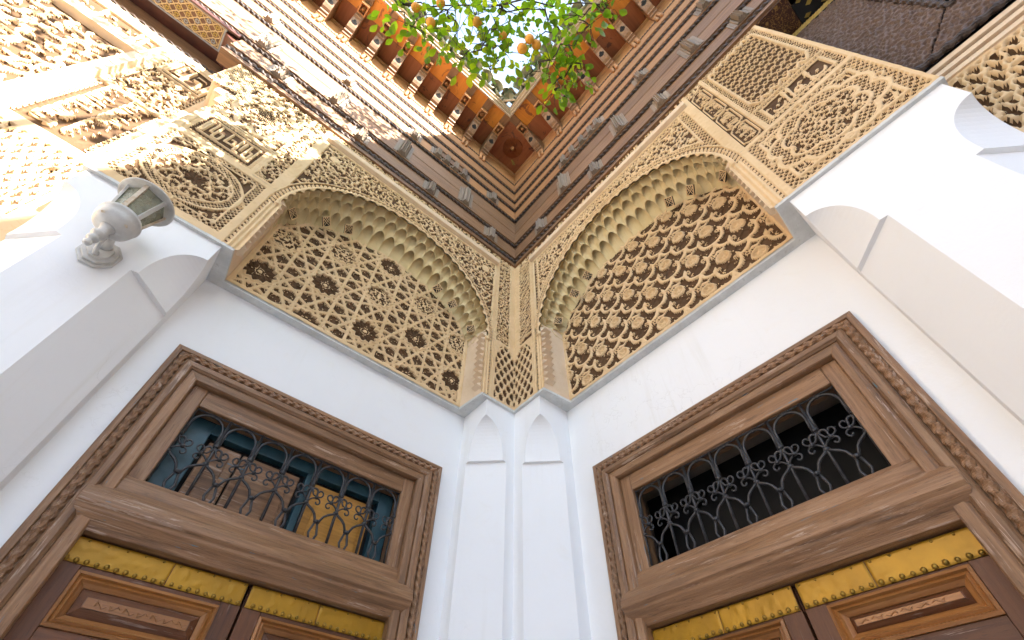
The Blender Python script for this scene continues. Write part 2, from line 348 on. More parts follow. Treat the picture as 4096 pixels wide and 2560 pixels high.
# ------------------------------------------------------------------ carving canvas
class Cv:
    def __init__(s, u0, u1, z0, z1, res=0.006):
        s.nx = int(round((u1 - u0) / res)) + 1; s.ny = int(round((z1 - z0) / res)) + 1; s.res = res
        s.u = np.linspace(u0, u1, s.nx); s.z = np.linspace(z0, z1, s.ny); s.u0, s.u1, s.z0, s.z1 = u0, u1, z0, z1
        s.U, s.Z = np.meshgrid(s.u, s.z); s.H = np.zeros_like(s.U); s.plain = np.zeros(s.U.shape, bool)
    def win(s, ua, ub, za, zb):
        i0 = max(0, int((ua - s.u0) / s.res) - 1); i1 = min(s.nx, int((ub - s.u0) / s.res) + 2)
        j0 = max(0, int((za - s.z0) / s.res) - 1); j1 = min(s.ny, int((zb - s.z0) / s.res) + 2)
        return (slice(j0, j1), slice(i0, i1)) if i1 > i0 and j1 > j0 else None
    def stroke(s, pts, hw, h=1.0, mask=None, mode='max', closed=False):
        pts = np.asarray(pts, float)
        if closed: pts = np.vstack([pts, pts[:1]])
        hws = np.broadcast_to(np.asarray(hw, float), (len(pts),)); mh = hws.max()
        sl = s.win(pts[:, 0].min() - mh, pts[:, 0].max() + mh, pts[:, 1].min() - mh, pts[:, 1].max() + mh)
        if sl is None: return
        U, Z = s.U[sl], s.Z[sl]; best = np.full(U.shape, -9.0)
        for i in range(len(pts) - 1):
            a, b = pts[i], pts[i + 1]; d = b - a; L2 = d @ d + 1e-12
            t = np.clip(((U - a[0]) * d[0] + (Z - a[1]) * d[1]) / L2, 0, 1)
            dist = np.hypot(U - a[0] - t * d[0], Z - a[1] - t * d[1])
            best = np.maximum(best, hws[i] * (1 - t) + hws[i + 1] * t - dist)
        s._put2(sl, best, mh, h, mask, mode)
    def _put2(s, sl, inside, hw, h, mask, mode):
        k = np.clip(inside / max(s.res * 0.9, hw * 0.35) + 0.25, 0, 1); v = s.H[sl]
        if mode == 'max': r = np.maximum(v, k * h)
        elif mode == 'set': r = v * (1 - k) + h * k
        else: r = np.minimum(v, 1 - k * (1 - h))
        if mask is not None: r = np.where(mask[sl], r, v)
        s.H[sl] = r
    def ring(s, c, r, hw, h=1.0, ry=None, mask=None, mode='max'):
        ry = ry or r; m = max(r, ry) + hw
        sl = s.win(c[0] - m, c[0] + m, c[1] - m, c[1] + m)
        if sl is None: return
        du = s.U[sl] - c[0]; dz = s.Z[sl] - c[1]; q = np.hypot(du / r, dz / ry)
        d = np.abs(q - 1) * np.hypot(du, dz) / np.maximum(q, 1e-6)
        s._put2(sl, hw - d, hw, h, mask, mode)
    def disc(s, c, r, h=1.0, mask=None, mode='max'):
        sl = s.win(c[0] - r, c[0] + r, c[1] - r, c[1] + r)
        if sl is None: return
        s._put2(sl, r - np.hypot(s.U[sl] - c[0], s.Z[sl] - c[1]), r, h, mask, mode)
    def box(s, ua, ub, za, zb, h=1.0, mode='set'):
        k = (s.U >= ua) & (s.U <= ub) & (s.Z >= za) & (s.Z <= zb)
        s.H = np.where(k, np.maximum(s.H, h) if mode == 'max' else h, s.H)
    def frame(s, ua, ub, za, zb, hw, h=1.0):
        s.stroke([(ua, za), (ub, za), (ub, zb), (ua, zb)], hw, h, closed=True)
    def inside(s, poly):
        poly = np.asarray(poly); x, y = s.U, s.Z; r = np.zeros(x.shape, bool); n = len(poly)
        for i in range(n):
            a, b = poly[i], poly[(i + 1) % n]
            if a[1] == b[1]: continue
            c = (a[1] > y) != (b[1] > y)
            r ^= c & (x < (b[0] - a[0]) * (y - a[1]) / (b[1] - a[1]) + a[0])
        return r
    def lozenge(s, mask, pu, pz, hw, h=0.9):
        for sg in (1, -1):
            q = s.U / pu + sg * s.Z / pz; d = np.abs(q - np.round(q)) / math.hypot(1 / pu, 1 / pz)
            k = np.clip((hw - d) / s.res + 0.5, 0, 1) * h
            s.H = np.where(mask, np.maximum(s.H, k), s.H)
    def scrolls(s, mask, sp, h=1.0, hw=None, seed=0, mirror=None):
        """spiral tendrils and pointed half leaves spread over the masked field"""
        rg = random.Random(seed); hw = (hw or sp * 0.115) * .80
        us = np.arange(s.u0 + sp * 0.3, s.u1, sp); zs = np.arange(s.z0 + sp * 0.3, s.z1, sp * 0.9)
        for j, z in enumerate(zs):
            for i, u in enumerate(us):
                uu = u + (j % 2) * sp * 0.5
                cu, cz = uu + rg.uniform(-.1, .1) * sp, z + rg.uniform(-.1, .1) * sp
                ii = int(round((cu - s.u0) / s.res)); jj = int(round((cz - s.z0) / s.res))
                if not (0 <= ii < s.nx and 0 <= jj < s.ny) or not mask[jj, ii]: continue
                hand = 1 if (i + j) % 2 else -1
                a0 = rg.choice((0, 1, 2, 3)) * math.pi / 2 + rg.uniform(-.4, .4)
                t = np.linspace(0, 1, 15); rad = sp * (0.13 + 0.44 * t); ang = a0 + hand * t * 4.6
                pts = np.stack([cu + rad * np.cos(ang), cz + rad * np.sin(ang)], 1)
                s.stroke(pts, hw * (0.75 + 0.5 * t), h, mask)
                e = pts[-1]; d = ang[-1] + hand * 1.25
                lf = np.array([e + sp * q * np.array([math.cos(d + hand * q * 0.8), math.sin(d + hand * q * 0.8)]) for q in (0, .16, .32, .5)])
                s.stroke(lf, hw * np.array([1.3, 1.8, 1.3, 0.3]), h * 0.96, mask)
                s.disc((cu, cz), sp * 0.1, h * 0.9, mask)
                d2 = ang[7] - hand * 0.5
                lf = np.array([pts[7] + sp * q * np.array([math.cos(d2 - hand * q), math.sin(d2 - hand * q)]) for q in (0, .13, .27, .36)])
                s.stroke(lf, hw * np.array([0.9, 1.5, 1.1, 0.2]), h * 0.9, mask)
    def script(s, ua, ub, za, zb, vert=False, h=1.0, seed=0, dens=1.0):
        """flowing cursive band: tall stems, bowls and loops along a baseline"""
        rg = random.Random(seed)
        if vert: L, Hh = zb - za, ub - ua; f = lambda x, y: (ub - y, za + x)
        else: L, Hh = ub - ua, zb - za; f = lambda x, y: (ub - x, za + y)
        hw = Hh * 0.055; x = Hh * 0.1
        while x < L - Hh * 0.25:
            k = rg.random()
            if k < 0.42:
                for q in range(rg.choice((1, 2, 2))):
                    xx = x + q * Hh * 0.17; s.stroke([f(xx + Hh * .03, Hh * .12), f(xx, Hh * .5), f(xx - Hh * .03, Hh * .93)], hw * np.array([1, .9, 1.4]), h)
                x += Hh * 0.30
            elif k < 0.72:
                t = np.linspace(0, 1, 9); a = math.pi * (1.0 + t)
                s.stroke([f(x + Hh * .2 + Hh * .2 * math.cos(q), Hh * .34 + Hh * .24 * math.sin(q)) for q in a], hw * (0.7 + 0.6 * np.sin(math.pi * t)), h)
                s.disc(f(x + Hh * .2, Hh * .45), hw * 1.3, h); x += Hh * 0.44
            else:
                t = np.linspace(0, 1, 11); a = 2 * math.pi * t
                s.stroke([f(x + Hh * .14 + Hh * .1 * math.cos(q), Hh * .4 + Hh * .12 * math.sin(q)) for q in a], hw, h)
                s.stroke([f(x, Hh * .22), f(x + Hh * .2, Hh * .18), f(x + Hh * .34, Hh * .3)], hw * 1.1, h); x += Hh * 0.36
            yy = rg.uniform(.58, .85); xx = x + rg.uniform(-.1, .1) * Hh
            s.stroke([f(xx - Hh * .12, Hh * yy), f(xx, Hh * (yy + .07)), f(xx + Hh * .1, Hh * (yy - .05))], hw * np.array([.4, 1.1, .4]), h * .9)
            s.stroke([f(xx - Hh * .2, Hh * .1), f(xx, Hh * .06), f(xx + Hh * .15, Hh * .14)], hw * .8, h * .9)
    def relief(s, name, side, parent, wtop, depth, m='stucco', mask=None, label=None, jitter=0.0015, kind=None):
        W = wtop - depth * (1 - np.minimum(s.H, 1)) + .042 * np.maximum(s.H - 1, 0)
        if jitter:
            nz = RNG.normal(size=(s.ny // 5 + 3, s.nx // 5 + 3)); jj = (np.arange(s.ny) / 5); ii = (np.arange(s.nx) / 5)
            a, b = jj.astype(int), ii.astype(int); fa, fb = (jj - a)[:, None], (ii - b)[None]
            W = W + jitter * ((nz[a][:, b] * (1 - fa) + nz[a + 1][:, b] * fa) * (1 - fb) + (nz[a][:, b + 1] * (1 - fa) + nz[a + 1][:, b + 1] * fa) * fb)
        P = np.stack([s.U, W, s.Z] if side == 'L' else [W, s.U, s.Z], -1)
        kp = np.ones((s.ny - 1, s.nx - 1), bool)
        if mask is not None: kp = mask[:-1, :-1] & mask[1:, :-1] & mask[:-1, 1:] & mask[1:, 1:]
        if m == 'stucco':
            Hm = (s.H[:-1, :-1] + s.H[1:, :-1] + s.H[:-1, 1:] + s.H[1:, 1:]) / 4; gr = kp & (Hm < .45) & ~s.plain[:-1, :-1]  # faces below mid relief, floors and sides alike, take the dark brown
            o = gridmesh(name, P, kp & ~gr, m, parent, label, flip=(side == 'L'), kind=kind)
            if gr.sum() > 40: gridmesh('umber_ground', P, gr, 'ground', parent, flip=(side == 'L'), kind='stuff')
            return o
        return gridmesh(name, P, kp, m, parent, label, flip=(side == 'L'), kind=kind)
# ================================================================== GROUND AND SHELL
g = MB(None); g.add([(-400, -400, 0), (400, -400, 0), (400, 400, 0), (-400, 400, 0)], [(0, 1, 2, 3)])
fl = g.build('courtyard_floor', 'floor'); fl['kind'] = 'structure'

m = MB(None)
m.box(-1.3, 9.0, 13.1, 13.6, 0, 9.30); m.box(-1.3, 9.0, 12.35, 13.9, 9.30, 9.5)
fw = m.build('far_wall', 'white'); fw['kind'] = 'structure'
m = MB(None); m.box(8.4, 9.0, -1.3, 13.098, 0, 9.298); m.box(7.65, 9.3, -1.3, 12.348, 9.30, 9.49)
fw = m.build('far_wall', 'white'); fw['kind'] = 'structure'

SD = {  # measured along each wall from the inner corner
    'L': dict(c0=.300, f0=2.467, f1=3.225, apex=4.05, ledge=3.70, uc=1.385, do=(.46, 2.326), dz=3.625, ob=1.08, oa=1.10, rb=.985, end=6.4),
    'R': dict(c0=.318, f0=2.497, f1=3.300, apex=4.02, ledge=3.665, uc=1.410, do=(.53, 2.345), dz=3.545, ob=1.15, oa=1.10, rb=1.05, end=13.0)}
ZC, RA, BH, ZP, ZT = 4.95, 1.005, .985, 4.24, 6.60
WR = -.32        # white recess plane
WT = -.265       # carved tympanum plane

WALL = {}
WALL['L'] = thing('courtyard_wall', 'left white courtyard wall with star lattice carving in its arched niche', 'wall', (3, -.2, 0))
WALL['R'] = thing('courtyard_wall', 'right white courtyard wall with ring and ogee lattice carving in its arched niche', 'wall', (-.2, 3, 0))

def dcham(z, p):
    if z >= p['apex']: return 0.0015
    if z < p['ledge']: return .222
    t = (z - p['ledge']) / (p['apex'] - p['ledge'])
    return max(.0015, .188 * (1 - t ** 2.3) ** .5)

def white_wall(side):
    p = SD[side]; W = WALL[side]
    zs = [0, 1.2, 2.4, 3.2, p['ledge'] - .004, p['ledge']] + [p['ledge'] + (p['apex'] - p['ledge']) * q for q in np.sin(np.linspace(0, math.pi / 2, 15))[1:]] + [ZP + .01]
    D = [dcham(z, p) for z in zs]
    def strip(m, cols):
        b = len(m.v); k = len(cols[0])
        for z, c in zip(zs, cols):
            for q in c: m.v.append((q[0], q[1], z))
        for i in range(len(zs) - 1):
            for j in range(k - 1):
                a = b + i * k + j; m.f.append((a, a + 1, a + 1 + k, a + k))
    m = MB(side); du0, du1 = p['do']; du0 += .03; du1 -= .03
    strip(m, [[(0, 0), (p['c0'] - .23, 0), (p['c0'] - d, 0), (p['c0'], -d), (p['c0'], -.24), (p['c0'], WR), (du0, WR)] for d in D])
    strip(m, [[(du1, WR), (p['f0'], WR), (p['f0'], -.24), (p['f0'], -d), (p['f0'] + d, 0), (p['f0'] + .23, 0), (p['f1'] - .23, 0), (p['f1'] - d, 0), (p['f1'], -d), (p['f1'], -.24), (p['f1'], WR - .03)] for d in D])
    m.box(p['f1'] + .001, p['end'], WR - .03, -.31, 0, 3.30)
    m.add([(du0, WR, p['dz'] - .04), (du1, WR, p['dz'] - .04), (du1, WR, ZP + .01), (du0, WR, ZP + .01)], [(0, 1, 2, 3)])
    o = m.build('white_plaster', 'white', W, fix=False)
    bm = bmesh.new(); bm.from_mesh(o.data); bmesh.ops.remove_doubles(bm, verts=bm.verts[:], dist=.0005); bm.to_mesh(o.data); bm.free()
    bv = o.modifiers.new('bevel', 'BEVEL'); bv.width = .007; bv.segments = 2; bv.limit_method = 'ANGLE'; bv.angle_limit = math.radians(28)
    # under-edge of the carved plaster, standing proud of the white wall
    m = MB(side); c0, f0, f1 = p['c0'] + .008, p['f0'] - .008, p['f1'] + .02
    e0, e1, b0, b1 = p['uc'] - RA - .010, p['uc'] + RA + .010, p['uc'] - BH, p['uc'] + BH
    out = [(.022, .022), (e0, .022), (b0, WT + .006), (b1, WT + .006), (e1, .022), (f1, .022), (f1, -.30)]
    inn = [(-.02, -.02), (c0 - .03, -.02), (c0 - .03, WR - .02), (f0 + .03, WR - .02), (f0 + .03, -.02), (f1 - .04, -.02), (f1 - .04, WR - .02)]
    n = len(out)
    for z in (ZP - .02, ZP + .004): m.v += [(a, b, z) for a, b in out]
    m.v += [(a, b, ZP - .022) for a, b in inn]
    rr = random.Random(3)
    for j in range(n - 1):
        m.f += [(j, j + 1, n + j + 1, n + j), (j, j + 1, 2 * n + j + 1, 2 * n + j)]
    m.build('plaster_edge', 'ledge', W)
white_wall('L'); white_wall('R')

def shell(side):
    """solid masonry and rooms behind the face"""
    p = SD[side]; W = WALL[side]; m = MB(side); e = p['end']
    off = -.9 if side == 'L' else -.899
    m.box(-1.3, e, off - .4, off, 0, 9.30)                               # back of the rooms
    m.box(-.9, p['do'][0] - .02, off, -.37, 0, 9.24); m.box(p['do'][1] + .02, e, off, -.42, 0, 9.24)
    m.box(p['do'][0] - .02, p['do'][1] + .02, off, -.40, p['dz'] - .03, 9.24)
    m.build('masonry', 'masonry', W)
    m = MB(side); m.box(p['do'][0], p['do'][1], off + .003, off + .013, 0, p['dz'] - .04)
    m.build('room_back', 'dark', W)
shell('L'); shell('R')

# ------------------------------------------------------------------ front of the arched bay
def ringq(cv, p):
    du, dz = cv.U - p['uc'], np.maximum(cv.Z - ZC, 0)
    return np.hypot(du / p['oa'], dz / p['ob'])
NC = 27
def cellarch(ph, k):
    c = ph / math.pi * NC + .5 * (k % 2); a = (c - np.floor(c)) * 2 - 1
    return a, np.clip(1 - np.abs(a) ** 2.4, 0, 1)
def RIM(ph): return 1 + .026 * cellarch(ph, 0)[1]
def rimq(cv, p):
    du, dz = cv.U - p['uc'], np.maximum(cv.Z - ZC, 0)
    q = np.hypot(du / RA, dz / p['rb']); a = np.arctan2(dz / p['rb'], du / RA)
    return q / np.where(dz > 0, RIM(a), 1.0)
def arcl(cv, p):
    du, dz = cv.U - p['uc'], cv.Z - ZC
    a = np.arctan2(np.maximum(dz, 0) / p['ob'], du / p['oa'])
    return np.where(dz > 0, a * 1.09, np.where(du > 0, dz, math.pi * 1.09 - dz))

def bay(side):
    p = SD[side]; W = WALL[side]
    u0, u1 = p['c0'] + .004, p['f0'] + .023
    cv = Cv(u0, u1, ZP, 6.355, .0056)
    q = ringq(cv, p); t = (1 - q) * 1.09; al = arcl(cv, p)
    keep = rimq(cv, p) > .985
    side_band = (cv.Z < ZC)
    span = (t < -.012) & (cv.Z < 6.335)
    if side == 'L':
        fr = .028
        fld = span & (cv.U > u0 + fr) & (cv.U < u1 - .05) & (cv.Z > 4.9)
        cv.scrolls(fld, .078, 1.0, .0098, 5)
        for cu in (p['uc'] - .93, p['uc'] + .93):
            cv.disc((cu, 6.13), .055, 1.35); 
            for k in range(-3, 4): cv.stroke([(cu + k * .014, 6.09), (cu + k * .019, 6.17)], .0035, .95, mode='min')
    else:
        d1 = span & (cv.U > u0 + .05) & (cv.U < u1 - .05) & (cv.Z > 4.9)
        edge = (cv.U < u0 + .075) | (cv.U > u1 - .115) | (cv.Z > 6.28) | (t > -.045)
        cv.lozenge(d1 & edge, .042, .055, .0042, .9)
        inner = d1 & ~edge
        cv.scrolls(inner, .082, 1.0, .0105, 6)
        for sg in (-1, 1):
            bd = inner & (np.abs(t + .055) < .010); cv.H[bd] = 1
        bd = d1 & ((np.abs(cv.U - u0 - .082) < .008) | (np.abs(cv.U - u1 + .124) < .009) | (np.abs(cv.Z - 6.272) < .008)) & (t < -.045); cv.H[bd] = 1
    # plain margins
    cv.box(u0, u0 + .024, ZP, 6.36); cv.box(u1 - .046, u1, ZP, 6.36); cv.box(u0, u1, 6.33, 6.36)
    cv.H = np.where((np.abs(t + .006) < .007), 1.0, cv.H)
    # rope leaf ring
    k = (t > .004) & (t < .052); saw = ((al / .046 + t * 11) % 1.0)
    cv.H = np.where(k, .25 + .85 * np.abs(saw - .5) * 2 * np.clip(np.minimum(t - .004, .052 - t) / .014, .35, 1), cv.H)
    k = (t >= .052) & (t < .094)
    cv.H = np.where(k, 1.0 + .45 * np.sqrt(np.clip(1 - ((t - .073) / .022) ** 2, 0, 1)), cv.H)
    k = (t >= .094); rim = rimq(cv, p)
    cv.H = np.where(k, np.where(rim < 1.025, 1.25, .1), cv.H)
    k2 = k & (rim >= 1.03) & (cv.Z > 5.2)
    cv.scrolls(k2, .062, 1.0, .009, 9)
    # column beads below the springing
    for sg, ue in ((1, p['uc'] - 1.075), (-1, p['uc'] + 1.075)):
        x = (cv.U - ue) * sg; low = (cv.Z < 4.93) & (np.abs(cv.U - ue) < .08)
        col = np.abs(np.sin(np.clip(x, 0, .09) / .03 * math.pi))
        cv.H = np.where(low & (x > 0), .55 + .6 * col, cv.H)
    cv.relief('spandrel', side, W, .022, .017, 'stucco', keep, 'carved stucco spandrels and rope ring around the arch')
    # serrated edge on both jambs
    for sg, ue in ((1, p['uc'] - RA - .012), (-1, p['uc'] + RA + .012)):
        m = MB(side); z = ZP + .06
        while z < 5.02:
            dz = .034
            m.add([(ue, .016, z), (ue + sg * .048, -.004, z + dz), (ue, .016, z + 2 * dz - .004), (ue, -.075, z), (ue + sg * .044, -.085, z + dz), (ue, -.075, z + 2 * dz - .004)],
                  [(0, 1, 2), (3, 5, 4), (0, 3, 4, 1), (1, 4, 5, 2), (0, 2, 5, 3)])
            z += .076
        m.build('serrated_edge', 'stucco_pink', W)
        m = MB(side); b = p['uc'] - sg * BH
        m.add([(ue, .012, ZP), (b, WT + .002, ZP), (b, WT + .002, 5.16), (ue, .012, 5.10)], [(0, 1, 2, 3)])
        m.build('plaster_jamb', 'stucco_pink', W, fix=False)
    # frieze ridge and calligraphy band over the bay
    m = MB(side)
    prof = [(.0, 6.352), (.062, 6.372), (.066, 6.438), (.03, 6.452), (.0, 6.452)]
    m.extr(prof, 'u', u0 - .004, u1); m.build('frieze_ridge', 'stucco_pink', W, bevel=.006)
    cv = Cv(u0 - .02, u1, 6.45, ZT + .06, .005)
    if side == 'L': cv.scrolls((cv.Z > 6.465) & (cv.Z < ZT + .035), .058, 1, .0085, 14)
    else: cv.script(u0, u1, 6.462, ZT + .03, h=1.0, seed=4)
    cv.box(u0 - .02, u1, 6.44, 6.462); cv.box(u0 - .02, u1, ZT + .028, ZT + .07)
    cv.relief('calligraphy_band', side, W, .024, .015, 'stucco')
bay('L'); bay('R')

# ------------------------------------------------------------------ honeycomb vault
def muqarnas(side):
    p = SD[side]; W = WALL[side]; npz, ns = 761, 133
    ph = np.linspace(-.06, math.pi + .06, npz)[None, :]; s = np.linspace(0, 1, ns)[:, None]
    back_b = .655 if side == 'L' else .70
    rim = RIM(ph)
    fr = np.stack([RA * np.cos(ph) * rim * np.ones_like(s), p['rb'] * np.sin(ph) * rim * np.ones_like(s)], -1)
    bk = np.stack([BH * np.cos(ph) * np.ones_like(s), back_b * np.sin(ph) * np.ones_like(s)], -1)
    T = 3; x = s * T * np.ones_like(ph); tier = np.zeros_like(x); lo = np.zeros_like(x)
    for k in range(1, T):
        b = k + .18 - .62 * cellarch(ph, k)[1]; up = x > b
        tier = np.where(up, k, tier); lo = np.where(up, b, lo)
    hi = np.full_like(x, T)
    for k in range(T - 1, 0, -1):
        b = k + .18 - .62 * cellarch(ph, k)[1]; hi = np.where(tier < k, b, hi)
    t = np.clip((x - lo) / np.maximum(hi - lo, .05), 0, 1)
    cell = ph / math.pi * NC + .5 * (tier % 2); a = (cell - np.floor(cell)) * 2 - 1
    prof = s * np.ones_like(ph)
    B = fr * (1 - prof[..., None]) + bk * prof[..., None]
    w = .016 + (WT - .016) * prof
    nrm = np.stack([np.cos(ph) * np.ones_like(s), np.sin(ph) * np.ones_like(s)], -1)
    shp = np.clip(1 - np.abs(a) ** 2.0, 0, 1) ** .6 * np.clip(1 - t ** 1.3, 0, 1)
    rib = .010 * np.exp(-(a / .10) ** 2) * np.clip(t * 2, 0, 1) * (1 - t)
    disp = (.074 * shp - rib) * np.clip(s / .012, 0, 1)
    B = B + nrm * disp[..., None]
    U = p['uc'] + B[..., 0]; Z = ZC + B[..., 1]
    Wv = w - .040 * shp * np.clip(s / .012, 0, 1)
    P = np.stack([U, Wv, Z] if side == 'L' else [Wv, U, Z], -1)
    kp = np.ones((ns - 1, npz - 1), bool)
    gridmesh('honeycomb_vault', P, kp, 'stucco_muq', W, 'honeycomb stucco vault of three tiers of cells', smooth=False, flip=(side == 'R'))
    # small vents between the cells, their inner shade painted as near-black boxes
    spots = [(2.30, 5.20), (2.06, 5.375), (1.875, 5.47), (.907, 5.458), (.716, 5.369), (.465, 5.184)]
    for (u, z) in spots:
        if side == 'R': u += .03; z += .02
        du, dz = u - p['uc'], z - ZC; L = math.hypot(du, dz)
        ax = Vector((-dz / L, 0, du / L)); 
        if ax.x < 0: ax = -ax
        inw = Vector((-du / L, .0, -dz / L)); nr = (inw * .45 + Vector((0, .62, -.62))).normalized()
        v2 = ax.cross(nr).normalized(); c = Vector((u, -.150, z)) - inw * .012
        m = MB(side); h = .041
        def q(a, b, d): return tuple(c + ax * a + v2 * b + nr * d)
        for a0, b0, a1, b1 in ((-h, -h, h, -h), (h, -h, h, h), (h, h, -h, h), (-h, h, -h, -h)):
            m.tube([q(a0, b0, .004), q(a1, b1, .004)], .0045, 5)
        for k in (-.6, 0, .6):
            m.tube([q(-h, (k - .5) * h, 0), q((.5 - k) * h if k > -.5 else h, h if k > -.5 else h * (k + 1.4), 0)], .0028, 4)
            m.tube([q(h, (k - .5) * h, 0), q(-((.5 - k) * h) if k > -.5 else -h, h if k > -.5 else h * (k + 1.4), 0)], .0028, 4)
        o = m.build('vent_grille', 'stucco', W)
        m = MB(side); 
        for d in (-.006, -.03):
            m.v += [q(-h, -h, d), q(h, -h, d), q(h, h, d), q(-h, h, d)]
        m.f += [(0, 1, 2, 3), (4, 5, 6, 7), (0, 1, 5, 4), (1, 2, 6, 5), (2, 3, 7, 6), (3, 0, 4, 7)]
        m.build('vent_dark', 'dark', o)
muqarnas('L'); muqarnas('R')

# ------------------------------------------------------------------ tympana
def line_clip(cv, a, b, c, r, hw, h, gro=True):
    """part of segment a-b outside circle (c,r), as a double grooved strap"""
    a, b, c = map(np.array, (a, b, c)); t = np.linspace(0, 1, 41); P = a + (b - a) * t[:, None]
    k = np.hypot(*(P - c).T) > r
    runs = []; cur = []
    for q, ok in zip(P, k):
        if ok: cur.append(q)
        elif cur: runs.append(cur); cur = []
    if cur: runs.append(cur)
    for rn in runs:
        if len(rn) < 2: continue
        e = [rn[0], rn[-1]]
        cv.stroke(e, hw, h)
    return runs
def tymp_star():
    p = SD['L']; W = WALL['L']; cv = Cv(.40, 2.37, ZP, 5.80, .0056)
    bk = lambda U: ZC + .655 * np.sqrt(np.clip(1 - ((U - p['uc']) / .985) ** 2, 0, 1))
    a = .499; cs = []
    for i in range(-1, 7):
        for j in range(-1, 5):
            cs.append((.512 + i * .432, 4.495 + j * a + (0 if i % 2 == 0 else .25)))
    cv.H[:] = .0
    R = a / 2
    segs = []
    for c in cs:
        mid = [(c[0] + R * math.cos(math.radians(30 * k)), c[1] + R * math.sin(math.radians(30 * k))) for k in range(12)]
        for k in range(12):
            A, B = np.array(mid[k]), np.array(mid[(k + 4) % 12]); d = (B - A) / np.linalg.norm(B - A)
            for s0, s1 in ((A - d * .095, (A + B) / 2), ((A + B) / 2, B + d * .095)):
                segs.append((s0, s1, c))
    for sgm in segs:
        line_clip(cv, sgm[0], sgm[1], sgm[2], .122, .0145, 1.0)
    for sgm in segs:
        rn = line_clip(cv, sgm[0], sgm[1], sgm[2], .122, .0001, .0)
        for r_ in rn:
            if len(r_) > 1:
                e = np.array([r_[0], r_[-1]]); cv.stroke(e, .0042, .72, mode='min')
    fill = cv.H < .2
    rg = random.Random(2)
    for c in cs:
        for rr, n, off in ((.185, 12, 0), (.235, 12, 15), (.288, 6, 30)):
            for k in range(n):
                q = math.radians(off + 360 / n * k); x, z = c[0] + rr * math.cos(q), c[1] + rr * math.sin(q)
                tt = np.linspace(0, 4.4, 10); h = 1 if k % 2 else -1
                cv.stroke(np.stack([x + (.006 + .0045 * tt) * np.cos(q + h * tt), z + (.006 + .0045 * tt) * np.sin(q + h * tt)], 1), .0052, .62, fill)
    for n, c in enumerate(cs):
        d = np.hypot(cv.U - c[0], cv.Z - c[1]); an = np.arctan2(cv.Z - c[1], cv.U - c[0])
        z12 = np.abs(((an / (2 * math.pi) * 12) % 1) - .5) * 2
        rs = .098 + .024 * z12
        rim = (d < rs + .016); cv.H = np.where(rim, 1.12, cv.H)
        hole = d < rs; cv.H = np.where(hole, -1.3, cv.H)
        for k in range(12):
            q0 = math.radians(30 * k + 15 * (n % 2)); kk = 4 + (n % 2)
            q1 = q0 + math.radians(30 * kk)
            cv.stroke([(c[0] + .112 * math.cos(q0), c[1] + .112 * math.sin(q0)), (c[0] + .112 * math.cos(q1), c[1] + .112 * math.sin(q1))], .0040, .6, hole)
        if n % 3 == 2:
            cv.scrolls(hole & (d < rs - .006), .046, .7, .007, n)
        cv.disc(c, .021, .7)
    cv.box(.40, 2.37, ZP, 4.275, 1.02); cv.box(.40, .435, ZP, 5.2, 1.05); cv.box(2.335, 2.37, ZP, 5.2, 1.05)
    cv.stroke([(.437, 4.275), (.437, 5.2)], .006, .6, mode='min'); cv.stroke([(2.333, 4.275), (2.333, 5.2)], .006, .6, mode='min')
    cv.relief('star_lattice_panel', 'L', W, WT + .012, .019, 'stucco', cv.Z < bk(cv.U) + .10, 'panel of interlaced straps with twelve pointed star wells')
tymp_star()
